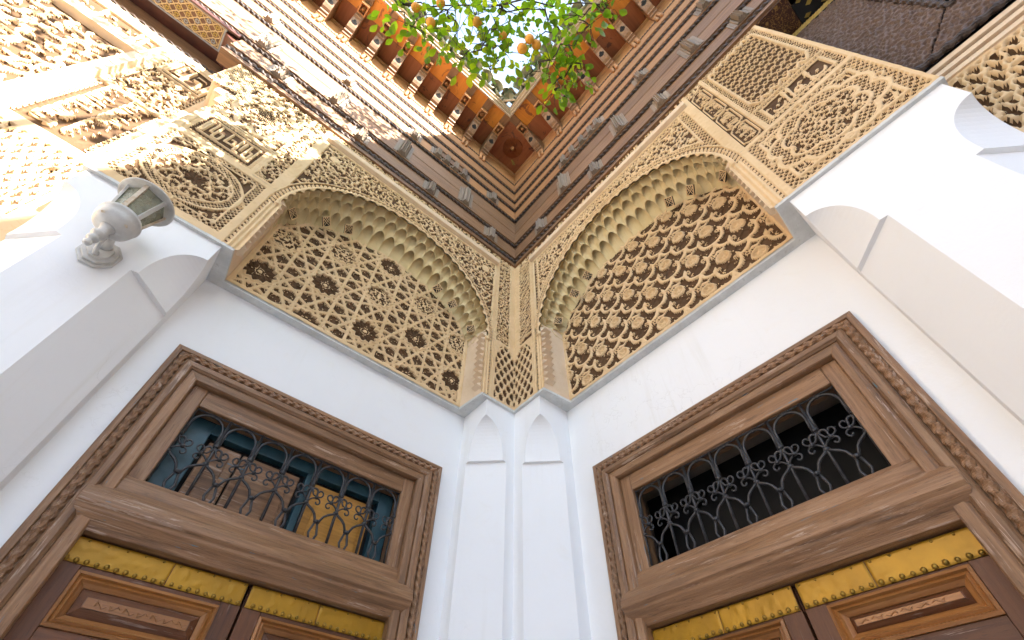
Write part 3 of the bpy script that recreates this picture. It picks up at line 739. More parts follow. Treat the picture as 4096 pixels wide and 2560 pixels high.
def tymp_ring():
    p = SD['R']; W = WALL['R']; cv = Cv(.41, 2.42, ZP, 5.86, .0056)
    bk = lambda U: ZC + .70 * np.sqrt(np.clip(1 - ((U - p['uc']) / .985) ** 2, 0, 1))
    cv.lozenge(np.ones_like(cv.U, bool), .13, .133, .0042, .58)
    PU, PZ = .196, .2
    for i in range(-1, 12):
        for j in range(-2, 9):
            if (i + j) % 2: continue
            c = (.633 + i * PU, 4.33 + j * PZ)
            # scalloped ogee band from the lower to the side point of every diamond
            for sg in (-1, 1):
                A = np.array([c[0], c[1] - PZ]); B = np.array([c[0] + sg * PU, c[1]]); t = np.linspace(0, 1, 25)
                d = (B - A); nv = np.array([d[1], -d[0]]) * sg / np.hypot(*d)
                bul = np.where(t < .5, np.sin(t * 2 * math.pi), .85 * np.abs(np.sin(t * 2 * math.pi)))
                P = A + d * t[:, None] + nv * (.034 * bul)[:, None]
                cv.stroke(P, .0132 + .004 * np.sin(t * 2 * math.pi) ** 2, 1.0)
                # leaf tongue branching from the cusp
                q = A + d * .5; e = q - nv * .055 + d * .12
                cv.stroke([q, q - nv * .02 + d * .05, e], [.013, .017, .004], 1.0)
                cv.ring(tuple(q - nv * .034 - d * .04), .014, .0055, .95)
                fl_ = A + d * .26 - nv * .012
                for k in range(8):
                    qq = k * math.pi / 4; cv.disc((fl_[0] + .012 * math.cos(qq), fl_[1] + .012 * math.sin(qq)), .0056, .7)
                for tt in (.72, .86):
                    f2 = A + d * tt - nv * .03
                    for k in range(3):
                        qq = k * 2.1; cv.disc((f2[0] + .009 * math.cos(qq), f2[1] + .009 * math.sin(qq)), .0062, .6)
            k = np.hypot((cv.U - c[0]) / .050, (cv.Z - c[1]) / .046) < 1; cv.H = np.where(k, -.35, cv.H); cv.plain |= k
            cv.ring(c, .050, .0098, 1.08, .046)
            for q in (.3, 1.35, 2.4):
                cv.stroke([(c[0] - .046 * math.cos(q), c[1] - .042 * math.sin(q)), (c[0] + .046 * math.cos(q), c[1] + .042 * math.sin(q))], .0042, .75)
            A = np.array([c[0], c[1] + .075]); cv.stroke([A + (-.045, -.005), A + (-.012, .012), A + (.02, .0), A + (.05, .02)], [.006, .014, .013, .004], 1.0)
            cv.ring((c[0] - .058, c[1] + .068), .015, .0055, 1.0)
    cv.box(.41, 2.42, ZP, 4.272, 1.0); cv.box(.41, .442, ZP, 5.2, 1.0); cv.box(2.378, 2.42, ZP, 5.25, 1.0)
    cv.relief('ring_lattice_panel', 'R', W, WT + .012, .020, 'stucco', cv.Z < bk(cv.U) + .10, 'panel of repeated rings inside scalloped ogee bands')
tymp_ring()

# ------------------------------------------------------------------ corner pilaster
def corner(side):
    p = SD[side]; W = WALL[side]; u1 = p['c0'] + .006
    cv = Cv(-.03, u1, ZP, ZT + .07, .0052); cv.H[:] = 1
    a, b = .092, u1 - .052
    k = (cv.U > a) & (cv.U < b) & (cv.Z > 5.03) & (cv.Z < ZT + .03); cv.H[k] = 0
    if side == 'L': cv.scrolls(k & (cv.Z < 6.44), .05, 1, .0078, 21)
    else:
        for z in np.arange(5.10, 6.44, .042):
            rg = random.Random(int(z * 1000)); t = np.linspace(0, 1, 9)
            cv.stroke(np.stack([a + (b - a) * t, z - .03 + .06 * t + .016 * np.sin(t * 8 + rg.uniform(0, 6))], 1), .0075, 1, k)
            cv.disc((a + (b - a) * rg.random(), z + .01), .012, 1, k)
    cv.box(a, b, 6.44, 6.452); cv.scrolls(k & (cv.Z > 6.46), .05, 1, .008, 3)
    cv.disc(((a + b) / 2, 6.535), .034, 1.1)
    cv.box(a, b, 5.10, 5.112)
    # heart shaped lozenge panel
    um = (u1 - .06) / 2; top = 4.99 - .17 * np.abs((cv.U - um) / um) ** 2.6 * (1 + .3 * (cv.U < um))
    hk = (cv.U < u1 - .058) & (cv.Z < top) & (cv.Z > 4.268); cv.H[hk] = 0
    x = cv.U
    for n in range(-2, 11):
        for i in range(4):
            cu = i * .082 + (.041 if n % 2 else 0); cz = 4.30 + n * .074
            cv.stroke([(cu, cz - .062), (cu + .034, cz - .012), (cu + .034, cz + .034), (cu, cz + .062), (cu - .034, cz + .034), (cu - .034, cz - .012)], .0088, 1.0, hk, closed=True)
            cv.stroke([(cu - .026, cz + .01), (cu + .026, cz + .01)], .0034, .55, hk); cv.stroke([(cu, cz - .05), (cu, cz + .05)], .0034, .55, hk)
    cv.stroke([(u1 - .04, 4.25), (u1 - .04, ZT)], .004, .75, mode='min'); cv.stroke([(u1 - .018, 4.25), (u1 - .018, ZT)], .004, .7, mode='min')
    cv.relief('corner_panel', side, W, .022, .018, 'stucco', None, 'corner strip of carved script above a heart shaped lozenge panel')
corner('L'); corner('R')

# ------------------------------------------------------------------ far pilasters
def lobes(c, rx, rz, n, amp, pts=160, pw=1.0, off=0.0):
    t = np.linspace(0, 2 * math.pi, pts, endpoint=False)
    r = 1 - amp * (1 - np.abs(np.sin((t + off) * n / 2)) ** pw)
    return np.stack([c[0] + rx * r * np.cos(t), c[1] + rz * r * np.sin(t)], 1)
def pilaster_left():
    p = SD['L']; W = WALL['L']; a0, a1 = p['f0'] + .0225, p['f1'] + .024
    # lower oval panel
    cv = Cv(a0, a1, ZP, 5.10, .0052); x0, x1, y0, y1 = 2.54, 3.208, 4.312, 5.058
    k = (cv.U > x0) & (cv.U < x1) & (cv.Z > y0) & (cv.Z < y1)
    bd = k & ((cv.U < x0 + .05) | (cv.U > x1 - .05) | (cv.Z < y0 + .05) | (cv.Z > y1 - .05))
    cv.lozenge(bd, .038, .038, .0036, .85); cv.frame(x0 + .055, x1 - .055, y0 + .055, y1 - .055, .0095)
    c = ((x0 + x1) / 2, (y0 + y1) / 2); q = np.hypot((cv.U - c[0]) / .292, (cv.Z - c[1]) / .295)
    inn = k & ~bd
    cv.scrolls(inn & (q > 1.1), .072, .92, .0088, 31)
    cv.lozenge(inn & (q > .80) & (q < 1.02), .03, .03, .0034, .75)
    cv.scrolls(inn & (q < .78), .066, .95, .0088, 33)
    d = np.hypot(cv.U - c[0], cv.Z - c[1]); cr_ = d < .062; cv.H = np.where(cr_, -.5, cv.H)
    for n in range(10):
        t = n * math.pi / 5; cv.stroke([(c[0] + .01 * math.cos(t), c[1] + .01 * math.sin(t)), (c[0] + .066 * math.cos(t + .4), c[1] + .066 * math.sin(t + .4))], .0036, .6)
    cv.stroke(lobes(c, .292, .295, 2, 0), .011, 1.0, closed=True)
    cv.stroke(lobes(c, .232, .235, 24, .04), .009, 1.0, closed=True)
    for sx, sz in ((1, 0), (-1, 0), (0, 1), (0, -1)): cv.ring((c[0] + sx * .305, c[1] + sz * .318), .026, .0075, 1.05); cv.disc((c[0] + sx * .305, c[1] + sz * .318), .008, 1)
    cv.H = np.where(k, cv.H, 1); cv.relief('oval_panel', 'L', W, .022, .017, 'stucco', None, 'carved panel with a double ring oval')
    # calligraphy strip beside the frame
    cv = Cv(a0, 2.68, 5.1, ZT + .06, .0052); k = (cv.U > 2.54) & (cv.U < 2.664) & (cv.Z > 5.135) & (cv.Z < 6.62)
    cv.scrolls(k, .060, 1, .0085, 41); cv.H = np.where(k, cv.H, 1); cv.relief('scroll_strip', 'L', W, .022, .016)
    # square kufic tablet
    cv = Cv(2.68, a1, 5.1, 5.565, .005); x0, x1, y0, y1 = 2.70, 3.20, 5.14, 5.545
    k = (cv.U > x0) & (cv.U < x1) & (cv.Z > y0) & (cv.Z < y1)
    cv.lozenge(k, .03, .03, .0034, .55)
    for e in (x0 + .018, x1 - .018):
        ss = (np.abs(cv.U - e) < .014) & k; cv.H = np.where(ss, .5 + .5 * np.abs(((cv.Z * 42) % 1) - .5) * 2, cv.H)
    for e in (y0 + .022, y1 - .022):
        ss = (np.abs(cv.Z - e) < .009) & k; cv.H = np.where(ss, .45 + .5 * np.abs((((cv.Z + cv.U) * 40) % 1) - .5) * 2, cv.H)
    kx0, kx1, ky0, ky1 = 2.765, 3.135, 5.215, 5.475
    kk = (cv.U > kx0) & (cv.U < kx1) & (cv.Z > ky0) & (cv.Z < ky1); cv.H[kk] = .1
    cv.frame(kx0, kx1, ky0, ky1, .010)
    X = lambda r: kx1 - .02 - r * (kx1 - kx0 - .04); Y = lambda r: ky0 + .03 + r * (ky1 - ky0 - .06)
    for pts in ([(0, 0), (0, 1)], [(.11, 1), (.11, .25), (.2, .25)], [(.2, 1), (.2, 0), (.34, 0), (.34, .5), (.27, .5)], [(.44, 1), (.44, .22), (.6, .22), (.6, .62), (.52, .62)],
                [(.68, 1), (.68, 0), (.78, 0)], [(.78, 1), (.78, .3)], [(.89, 1), (.89, 0), (1, 0), (1, .55), (.94, .55)]):
        cv.stroke([(X(a), Y(b)) for a, b in pts], .0105, 1.0)
    cv.H = np.where(k, cv.H, 1); cv.relief('script_tablet', 'L', W, .022, .017, 'stucco', None, 'small tablet of square lettering')
    # lobed rosette panel
    cv = Cv(2.68, 3.45, 5.565, ZT + .06, .0055); x0, x1, y0, y1 = 2.695, 3.43, 5.59, 6.60
    k = (cv.U > x0) & (cv.U < x1) & (cv.Z > y0) & (cv.Z < y1); c = (2.945, 6.02)
    L = lobes(c, .235, .40, 8, .20, pw=.8); ins = cv.inside(L)
    d = np.hypot((cv.U - c[0]) / .235, (cv.Z - c[1]) / .40)
    cv.scrolls(k & ins, .064, .9, .0085, 51); cv.H = np.where(d < .33, -.2, cv.H); cv.lozenge(d < .36, .03, .03, .0036, .6)
    cv.lozenge(k & ~ins & (cv.U > 3.18), .036, .036, .0042, .85); cv.scrolls(k & ~ins & (cv.U <= 3.18), .06, .9, .0085, 52)
    cv.stroke(L, .024, 1.25, closed=True); cv.stroke(L, .006, .95, mode='min', closed=True)
    for sx in (-1, 1):
        for sz in (-1, 1):
            b = (c[0] + sx * .205, c[1] + sz * .375); cv.disc(b, .033, 1.3); cv.ring(b, .022, .004, 1.0, mode='min'); cv.ring(b, .01, .004, .95, mode='min')
    cv.H = np.where(k, cv.H, 1); cv.relief('lobed_panel', 'L', W, .024, .019, 'stucco', (cv.U < 3.235) | (cv.Z > 6.05 - (cv.U - 3.235) * .2), 'carved panel with an eight lobed frame')
pilaster_left()
def pilaster_right():
    p = SD['R']; W = WALL['R']; a0, a1 = p['f0'] + .0225, p['f1'] + .016
    cv = Cv(a0, a1, ZP, 5.015, .0052); x0, x1, y0, y1 = 2.555, 3.29, 4.262, 4.985
    k = (cv.U > x0) & (cv.U < x1) & (cv.Z > y0) & (cv.Z < y1)
    bd = k & ((cv.U < x0 + .062) | (cv.U > x1 - .062) | (cv.Z < y0 + .062) | (cv.Z > y1 - .062))
    cv.lozenge(bd, .038, .045, .0038, .9); cv.frame(x0 + .07, x1 - .07, y0 + .07, y1 - .07, .012); cv.frame(x0 + .10, x1 - .10, y0 + .10, y1 - .10, .005, .85)
    c = ((x0 + x1) / 2, (y0 + y1) / 2); O = lobes(c, .335, .315, 8, .17, pw=.9); I = lobes(c, .245, .225, 6, .20, pw=.8)
    io, ii = cv.inside(O), cv.inside(I)
    cv.H = np.where(io & k, 0, cv.H); cv.scrolls(k & ~bd & ~io, .055, .75, .007, 61)
    cv.lozenge(k & io & ~ii, .034, .042, .0036, .8); cv.scrolls(k & ii, .048, .92, .0066, 62)
    cv.stroke(O, .016, 1.1, closed=True); cv.stroke(O, .004, .85, mode='min', closed=True); cv.stroke(I, .0125, 1.0, closed=True)
    for sx, sz in ((1, 0), (-1, 0), (0, 1), (0, -1)):
        b = (c[0] + sx * .318, c[1] + sz * .298); cv.ring(b, .024, .009, 1.1)
    cv.H = np.where(k, cv.H, 1); cv.relief('cartouche_panel', 'R', W, .022, .016, 'stucco', None, 'carved panel with a scalloped oval cartouche')
    # vertical script strip of four cartouches
    cv = Cv(a0, 2.735, 5.015, ZT + .06, .0052); x0, x1 = 2.558, 2.715; k = (cv.U > x0) & (cv.U < x1) & (cv.Z > 5.03) & (cv.Z < 6.60)
    for n in range(4):
        z0 = 5.05 + n * .345; cv.script(x0 + .03, x1 - .03, z0 + .03, z0 + .31, True, 1.0, 70 + n)
        b = np.array([(x0 + .014, z0 + .03), (x0 + .014, z0 + .29), (x0 + .05, z0 + .33), (x1 - .05, z0 + .33), (x1 - .014, z0 + .29), (x1 - .014, z0 + .03), (x1 - .05, z0), (x0 + .05, z0)])
        cv.stroke(b, .007, 1.0, closed=True)
    cv.scrolls(k & (cv.Z > 6.44), .05, .9, .008, 7); cv.H = np.where(k, cv.H, 1); cv.relief('script_strip', 'R', W, .022, .016, 'stucco', None, 'vertical strip of carved script cartouches')
    # horizontal script tablet
    cv = Cv(2.735, a1, 5.015, 5.345, .0052); x0, x1, y0, y1 = 2.755, 3.285, 5.035, 5.335; k = (cv.U > x0) & (cv.U < x1) & (cv.Z > y0) & (cv.Z < y1)
    cv.lozenge(k, .036, .036, .0036, .75); kk = (cv.U > 2.80) & (cv.U < 3.235) & (cv.Z > 5.075) & (cv.Z < 5.295); cv.H[kk] = 0
    cv.stroke([(2.80, 5.075), (3.235, 5.075)], .009, 1); cv.stroke([(2.80, 5.295), (3.235, 5.295)], .009, 1)
    cv.stroke([(2.80, 5.075), (2.80, 5.295)], .012, 1); cv.stroke([(3.235, 5.075), (3.235, 5.295)], .012, 1)
    cv.script(2.82, 3.22, 5.085, 5.285, False, 1.0, 81); cv.H = np.where(k, cv.H, 1); cv.relief('script_tablet', 'R', W, .022, .017, 'stucco', None, 'tablet with large curling script')
    # lozenge net in a scalloped frame
    cv = Cv(2.735, a1, 5.345, ZT + .06, .0052); x0, x1, y0, y1 = 2.75, 3.285, 5.36, 6.60; k = (cv.U > x0) & (cv.U < x1) & (cv.Z > y0) & (cv.Z < y1)
    c = (3.018, 5.955); F = lobes(c, .225, .545, 2, 0); e = np.abs((F - c) / (.225, .545)); F = c + np.sign(F - c) * (.225, .545) * np.clip(e * 1.32, 0, 1) ** .8
    F[:, 1] += .025 * np.sin(F[:, 0] * 90); ins = cv.inside(F)
    cv.lozenge(k & ~ins, .034, .038, .0036, .75)
    for i in range(-5, 6):
        for j in range(-11, 12):
            if (i + j) % 2: continue
            b = (c[0] + i * .054, c[1] + j * .054)
            cv.stroke([(b[0], b[1] - .026), (b[0] + .022, b[1]), (b[0], b[1] + .026), (b[0] - .022, b[1])], .0052, 1.0, k & ins, closed=True)
            for sx, sz in ((1, 1), (1, -1), (-1, 1), (-1, -1)):
                cv.stroke([(b[0] + sx * .012, b[1] + sz * .012), (b[0] + sx * .042, b[1] + sz * .042)], .0044, .8, k & ins)
    cv.stroke(F, .013, 1.15, closed=True)
    cv.H = np.where(k, cv.H, 1); cv.relief('lozenge_panel', 'R', W, .022, .016, 'stucco', None, 'upper panel with a lozenge net')
pilaster_right()
# outer side of both pilasters above the white part
for sd_ in 'LR':
    p = SD[sd_]; m = MB(sd_); u = p['f1'] + (.024 if sd_ == 'L' else .016)
    m.box(u - .05, u - .002, -.345, -.02, ZP, ZT + .05); m.build('pilaster_side', 'stucco_pink', WALL[sd_])
m = MB('L')   # corbel that carries the widened head of the left pilaster
for i, (z0, z1, e) in enumerate(((5.78, 5.93, .05), (5.93, 6.08, .12), (6.08, 6.66, .20))):
    m.box(3.20, 3.249 + e, -.345, .0 - .004 * i, z0, z1)
m.build('corbel', 'stucco_pink', WALL['L'], bevel=.03)
# ================================================================== NEXT BAYS
def net(cv, mask, pu, pz, hw, h=1.0):
    """wavy ogee net with square studs"""
    for sg in (1, -1):
        q = cv.U / pu + sg * (cv.Z / pz + .10 * np.sin(cv.Z / pz * 4 * math.pi)); d = np.abs(q - np.round(q)) * pu * .72
        k = np.clip((hw - d) / cv.res + .5, 0, 1) * h
        cv.H = np.where(mask, np.maximum(cv.H, k), cv.H)
def left_bay():
    W = WALL['L']; cv = Cv(3.24, 6.4, 3.3, 6.72, .0072); wt = -.30; U, Z = cv.U, cv.Z
    cv.H[:] = 0
    net(cv, (Z < 4.60) & (U > 3.37), .062, .124, .0075)
    for n in range(0, 46):
        for j in range(0, 20):
            u, z = 3.40 + n * .062, 3.35 + j * .062
            if (n + j) % 2 == 0: cv.stroke([(u - .008, z), (u + .008, z)], .010, .95, (Z < 4.58) & (U > 3.37))
    ar = (U > 4.06) & (Z > 4.70) & (Z < 6.13); cv.scrolls(ar, .135, 1.0, .015, 91)
    st = (U > 3.48) & (U < 3.93) & (Z > 4.72) & (Z < 6.62)
    e = st & ((U < 3.52) | (U > 3.89)); cv.lozenge(e, .04, .05, .006, .8)
    cv.scrolls(st & ~e & (Z > 5.6) & (Z < 6.17), .075, 1.0, .010, 94)
    cv.script(3.55, 3.70, 4.76, 5.55, True, 1.0, 92); cv.script(3.72, 3.87, 4.76, 5.55, True, 1.0, 97); cv.H[st & (np.abs(Z - 5.58) < .02)] = 1
    cv.H[(U > 3.54) & (U < 3.88) & (Z > 6.20) & (Z < 6.60)] = .05
    for pts in ([(3.57, 6.25), (3.57, 6.55)], [(3.62, 6.25), (3.62, 6.42), (3.68, 6.42)], [(3.62, 6.50), (3.68, 6.50)], [(3.73, 6.25), (3.73, 6.55)], [(3.73, 6.32), (3.80, 6.32), (3.80, 6.55)], [(3.85, 6.25), (3.85, 6.55)], [(3.57, 6.25), (3.85, 6.25)]):
        cv.stroke(pts, .014, 1)
    cv.frame(3.54, 3.88, 6.20, 6.60, .012)
    cv.script(4.06, 6.4, 6.32, 6.56, False, 1.0, 93)
    for a in ((3.24, 3.37, 3.3, 6.8), (3.37, 3.48, 4.60, 6.8), (3.93, 4.06, 4.60, 6.8), (3.37, 6.5, 4.60, 4.70), (4.06, 6.5, 6.13, 6.29), (4.06, 6.5, 6.58, 6.80), (3.4, 4.06, 6.62, 6.8)): cv.box(*a)
    cv.relief('carved_bay_panel', 'L', W, wt, .024, 'stucco', None, 'sunlit carved panel with arabesques and lettering beyond the pilaster')
    m = MB('L'); m.extr([(-.32, 6.13), (-.25, 6.15), (-.24, 6.26), (-.32, 6.285)], 'u', 4.0, 6.4); m.extr([(3.94, -.31), (3.955, -.25), (4.035, -.25), (4.05, -.31)], 'z', 4.62, 6.13)
    m.build('bay_ridge', 'stucco_pink', W)
left_bay()
def right_bay():
    W = WALL['R']; cv = Cv(3.24, 6.2, 3.2, 4.62, .0085); U, Z = cv.U, cv.Z
    net(cv, (Z < 4.585) & (U > 3.37), .088, .175, .0088)
    for n in range(0, 36):
        for j in range(0, 18):
            u, z = 3.40 + n * .088, 3.26 + j * .0875
            if (n + j) % 2 == 0: cv.stroke([(u - .013, z), (u + .013, z)], .017, .97, (Z < 4.57) & (U > 3.37))
    cv.box(3.24, 3.37, 3.2, 4.7); cv.box(3.2, 6.3, 4.585, 4.7)
    cv.relief('net_panel', 'R', W, -.30, .038, 'stucco', None, 'deep carved net with small square studs')
    m = MB('R')
    for i, (z0, z1, w) in enumerate(((4.605, 4.64, -.285), (4.655, 4.69, -.27), (4.705, 4.745, -.255))): m.box(3.24, 6.2, -.345, w, z0, z1)
    m.box(3.24, 6.2, -.346, -.30, 4.60, 4.755); m.build('net_moulding', 'stucco_pink', W)
right_bay()
SCR = thing('carved_wood_surround', 'dark carved cedar surround above the net panel beyond the right pilaster', 'surround', (-.30, 4.6, 4.75))
def surround():
    cv = Cv(3.25, 6.2, 4.80, 6.42, .0065); U, Z = cv.U, cv.Z
    fr = ((U < 3.835) | (Z < 5.17))
    cv.scrolls(fr & (Z > 4.83), .052, 1, .0085, 95)
    vb = (U < 3.835) & (Z > 5.17 - (3.835 - U) * 1.1); hb = fr & ~vb
    seam = np.abs(Z - (5.17 - (3.835 - U) * 1.1)) < .008; cv.H[seam & fr & (U < 3.86)] = -.4
    for pa, m_, ax in (('carved_stile', vb, 'z'), ('carved_rail', hb, 'y')):
        cv.relief(pa, 'R', SCR, -.255, .016, 'wooddark', m_)
    m = MB('R'); m.box(3.25, 6.2, -.345, -.31, 4.756, 6.44); m.box(3.84, 6.2, -.312, -.300, 5.18, 6.44); m.build('back_board', 'dark', SCR)
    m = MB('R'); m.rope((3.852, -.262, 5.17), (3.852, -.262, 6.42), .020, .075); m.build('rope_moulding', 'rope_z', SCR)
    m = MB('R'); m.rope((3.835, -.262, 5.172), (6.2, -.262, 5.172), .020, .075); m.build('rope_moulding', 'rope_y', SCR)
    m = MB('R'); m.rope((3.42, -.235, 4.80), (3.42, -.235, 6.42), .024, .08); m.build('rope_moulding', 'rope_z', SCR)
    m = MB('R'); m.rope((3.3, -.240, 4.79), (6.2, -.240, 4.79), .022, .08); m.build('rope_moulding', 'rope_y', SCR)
    cv = Cv(3.90, 6.2, 5.24, 6.42, .0075); cv.scrolls(np.ones_like(cv.U, bool), .055, 1, .0085, 96); cv.relief('carved_field', 'R', SCR, -.275, .016, 'wooddark')
    cv = Cv(3.30, 6.2, 6.425, 6.50, .006); cv.H[:] = .1; z0 = 6.4625
    for n in range(60):
        u = 3.33 + n * .05; cv.stroke([(u, z0 - .022), (u + .025, z0 + .022), (u + .05, z0 - .022)], .007, 1); cv.stroke([(u, z0 + .022), (u + .025, z0 - .022), (u + .05, z0 + .022)], .007, 1)
    cv.relief('gilt_zigzag_strip', 'R', SCR, -.25, .012, 'olive')
    m = MB('R'); m.box(3.3, 6.2, -.345, -.265, 6.42, 6.505); m.build('strip_board', 'dark', SCR)
surround()
LIN = thing('painted_lintel', 'painted lintel soffit with cream quatrefoil net on umber over the left far bay', 'lintel', (5, -.1, 7.04))
def lintel():
    m = MB('L'); m.box(3.66, 6.4, -.345, .055, 7.036, 7.056); m.box(3.66, 6.4, .056, .075, 6.985, 7.056); m.build('lintel_board', 'redpaint', LIN)
    m = MB('L'); m.box(3.80, 6.4, -.195, .035, 7.028, 7.0355); m.build('painted_field', 'umber', LIN)
    m = MB('L')
    for (u0, u1, w0, w1) in ((3.78, 6.4, .035, .050), (3.78, 6.4, -.21, -.195), (3.78, 3.80, -.195, .035)): m.box(u0, u1, w0, w1, 7.020, 7.0355)
    m.build('border_strip', 'greypaint', LIN)
    m = MB('L'); f = MB('L'); o = MB('L'); P = .086
    for n in range(0, 29):
        for j in range(0, 3):
            c = (3.86 + n * P, -.08 + (j - 1) * P * .86)
            pts = []
            for k in range(32):
                t = 2 * math.pi * k / 32; r = P * .40 * (1 + .16 * math.cos(4 * t)); pts.append((c[0] + r * math.cos(t), c[1] + r * math.sin(t), 7.026))
            m.tube(pts, .0055, 5, True)
            b = (c[0] + P / 2, c[1] + (P / 2 if j == 0 else -P / 2))
            tgt = f if (n + j) % 3 == 0 else o
            cc = c
            for k in range(6):
                t = k * math.pi / 3; e = [(cc[0] + .015 * math.cos(t) + .008 * math.cos(q), cc[1] + .015 * math.sin(t) + .008 * math.sin(q)) for q in np.linspace(0, 2 * math.pi, 7)[:-1]]
                tgt.extr(e, 'z', 7.0225, 7.0295)
    for w in (-.185, .025): m.tube([(3.80, w, 7.026), (6.4, w, 7.026)], .005, 5)
    m.tube([(3.808, -.185, 7.026), (3.808, .025, 7.026)], .005, 5)
    m.build('cream_net', 'cream', LIN); f.build('grey_flowers', 'greypaint', LIN, kind='stuff'); o.build('olive_flowers', 'olive', LIN, kind='stuff')
    m = MB('L'); m.box(3.45, 6.4, -.374, -.335, 6.725, 7.035); m.build('frieze_board', 'wood_x', LIN)
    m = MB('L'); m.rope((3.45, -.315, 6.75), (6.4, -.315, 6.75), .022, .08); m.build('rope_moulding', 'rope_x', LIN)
    for i, (u0, u1, z0, w0, w1) in enumerate(((3.38, 3.56, 6.665, -.32, .01), (3.46, 3.66, 6.78, -.30, .02), (3.54, 3.78, 6.90, -.28, .03))):
        m = MB('L')
        pr = [(u0, z0 + .12), (u0, z0 + .02)] + [(u0 + (u1 - u0) * (.25 + .75 * math.sin(q)), z0 + .12 - .12 * math.cos(q)) for q in np.linspace(.1, math.pi / 2, 7)]
        m.extr(pr, 'w', w0, w1); m.build('corbel_block', 'redpaint', LIN, bevel=.008)
        m = MB('L')
        for k in range(4):
            c = Vector(((u0 + u1) / 2 + .02, w0 + .06 + k * .075, z0 + .032 + .01 * i)); 
            m.add([c + Vector(d) for d in ((-.05, 0, -.018), (.0, .03, .006), (.06, 0, .035), (.0, -.03, .006), (0, 0, -.02))], [(0, 1, 4), (1, 2, 4), (2, 3, 4), (3, 0, 4)])
        m.build('painted_leaf', 'cream' if i % 2 else 'olive', LIN)
lintel()
SOF = thing('painted_beam_soffit', 'dark floral painted beam end between the right pilaster and the cornice', 'beam', (-.2, 4, 6.57))
def soffit_r():
    m = MB('R'); m.box(3.318, 3.585, -.34, .02, 6.565, 6.70); m.build('beam_end', 'floral', SOF)
    m = MB('R'); m.box(3.60, 6.2, -.34, .02, 6.60, 6.70); m.build('beam_board', 'dark', SOF)
    m = MB('R'); n = 0
    for i in range(24):
        for w in (-.27, -.19, -.11, -.03):
            c = (3.66 + i * .1 + (.05 if n % 2 else 0), w); n += 1
            m.extr([(c[0] - .03, c[1]), (c[0] - .004, c[1] - .02), (c[0] + .03, c[1]), (c[0] - .004, c[1] + .02)], 'z', 6.592, 6.5985)
        n += 1
    m.build('painted_leaves', 'olive', SOF)
soffit_r()

# ================================================================== WOODEN CORNICE
CO = [  # name, z0, z1, w
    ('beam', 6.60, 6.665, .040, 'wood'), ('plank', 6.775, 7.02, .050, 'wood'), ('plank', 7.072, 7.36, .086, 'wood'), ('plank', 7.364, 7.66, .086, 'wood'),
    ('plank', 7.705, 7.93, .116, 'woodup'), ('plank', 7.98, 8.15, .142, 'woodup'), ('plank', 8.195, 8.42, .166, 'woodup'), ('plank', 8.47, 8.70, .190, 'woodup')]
ROPES = [(6.720, .022, .030), (7.046, .062, .020), (7.683, .098, .020), (7.957, .124, .018), (8.173, .148, .017), (8.446, .172, .018)]
BLK = {'L': [[.46, 1.365, 2.29, 3.20], [.92, 1.84, 2.70, 3.50, 4.42, 5.3], [.53, 1.04, 1.18, 1.32, 1.46, 1.82, 2.75, 3.7]],
       'R': [[.55, 1.467, 2.39, 3.32, 4.25, 5.17], [1.03, 1.93, 2.92, 3.85], [1.142, 1.30, 1.47, 1.62, 1.732, 2.417, 3.305]]}
def rot_side(side):
    return Matrix.Identity(4) if side == 'L' else Matrix.Rotation(-math.pi / 2, 4, 'Z')
def at(side, u, w, z): return Matrix.Translation(Vector(S(side, u, w, z))) @ rot_side(side)
def block_mesh(h, nm, side):
    m = MB(None); d = .012
    m.box(-.105, -.062, -.02, .010, 0, h); m.box(.062, .105, -.02, .010, 0, h)
    for s in (-1, 1): m.box(s * .083 - .004, s * .083 + .004, .008, .014, 0, h)
    for s in (-1, 1):
        m.rope((s * .047, .010, .0), (s * .047, .010, h), .015, .030, .22, 8, 5)
    m.extr([(-.034, -.02), (.034, -.02), (.036, .036), (.022, .070), (.010, .050), (0, .064), (-.010, .050), (-.022, .070), (-.036, .036)], 'z', -.006, h)
    me = m.mesh(nm); me.materials.append(M['blockwood']); return me
CORN = {}
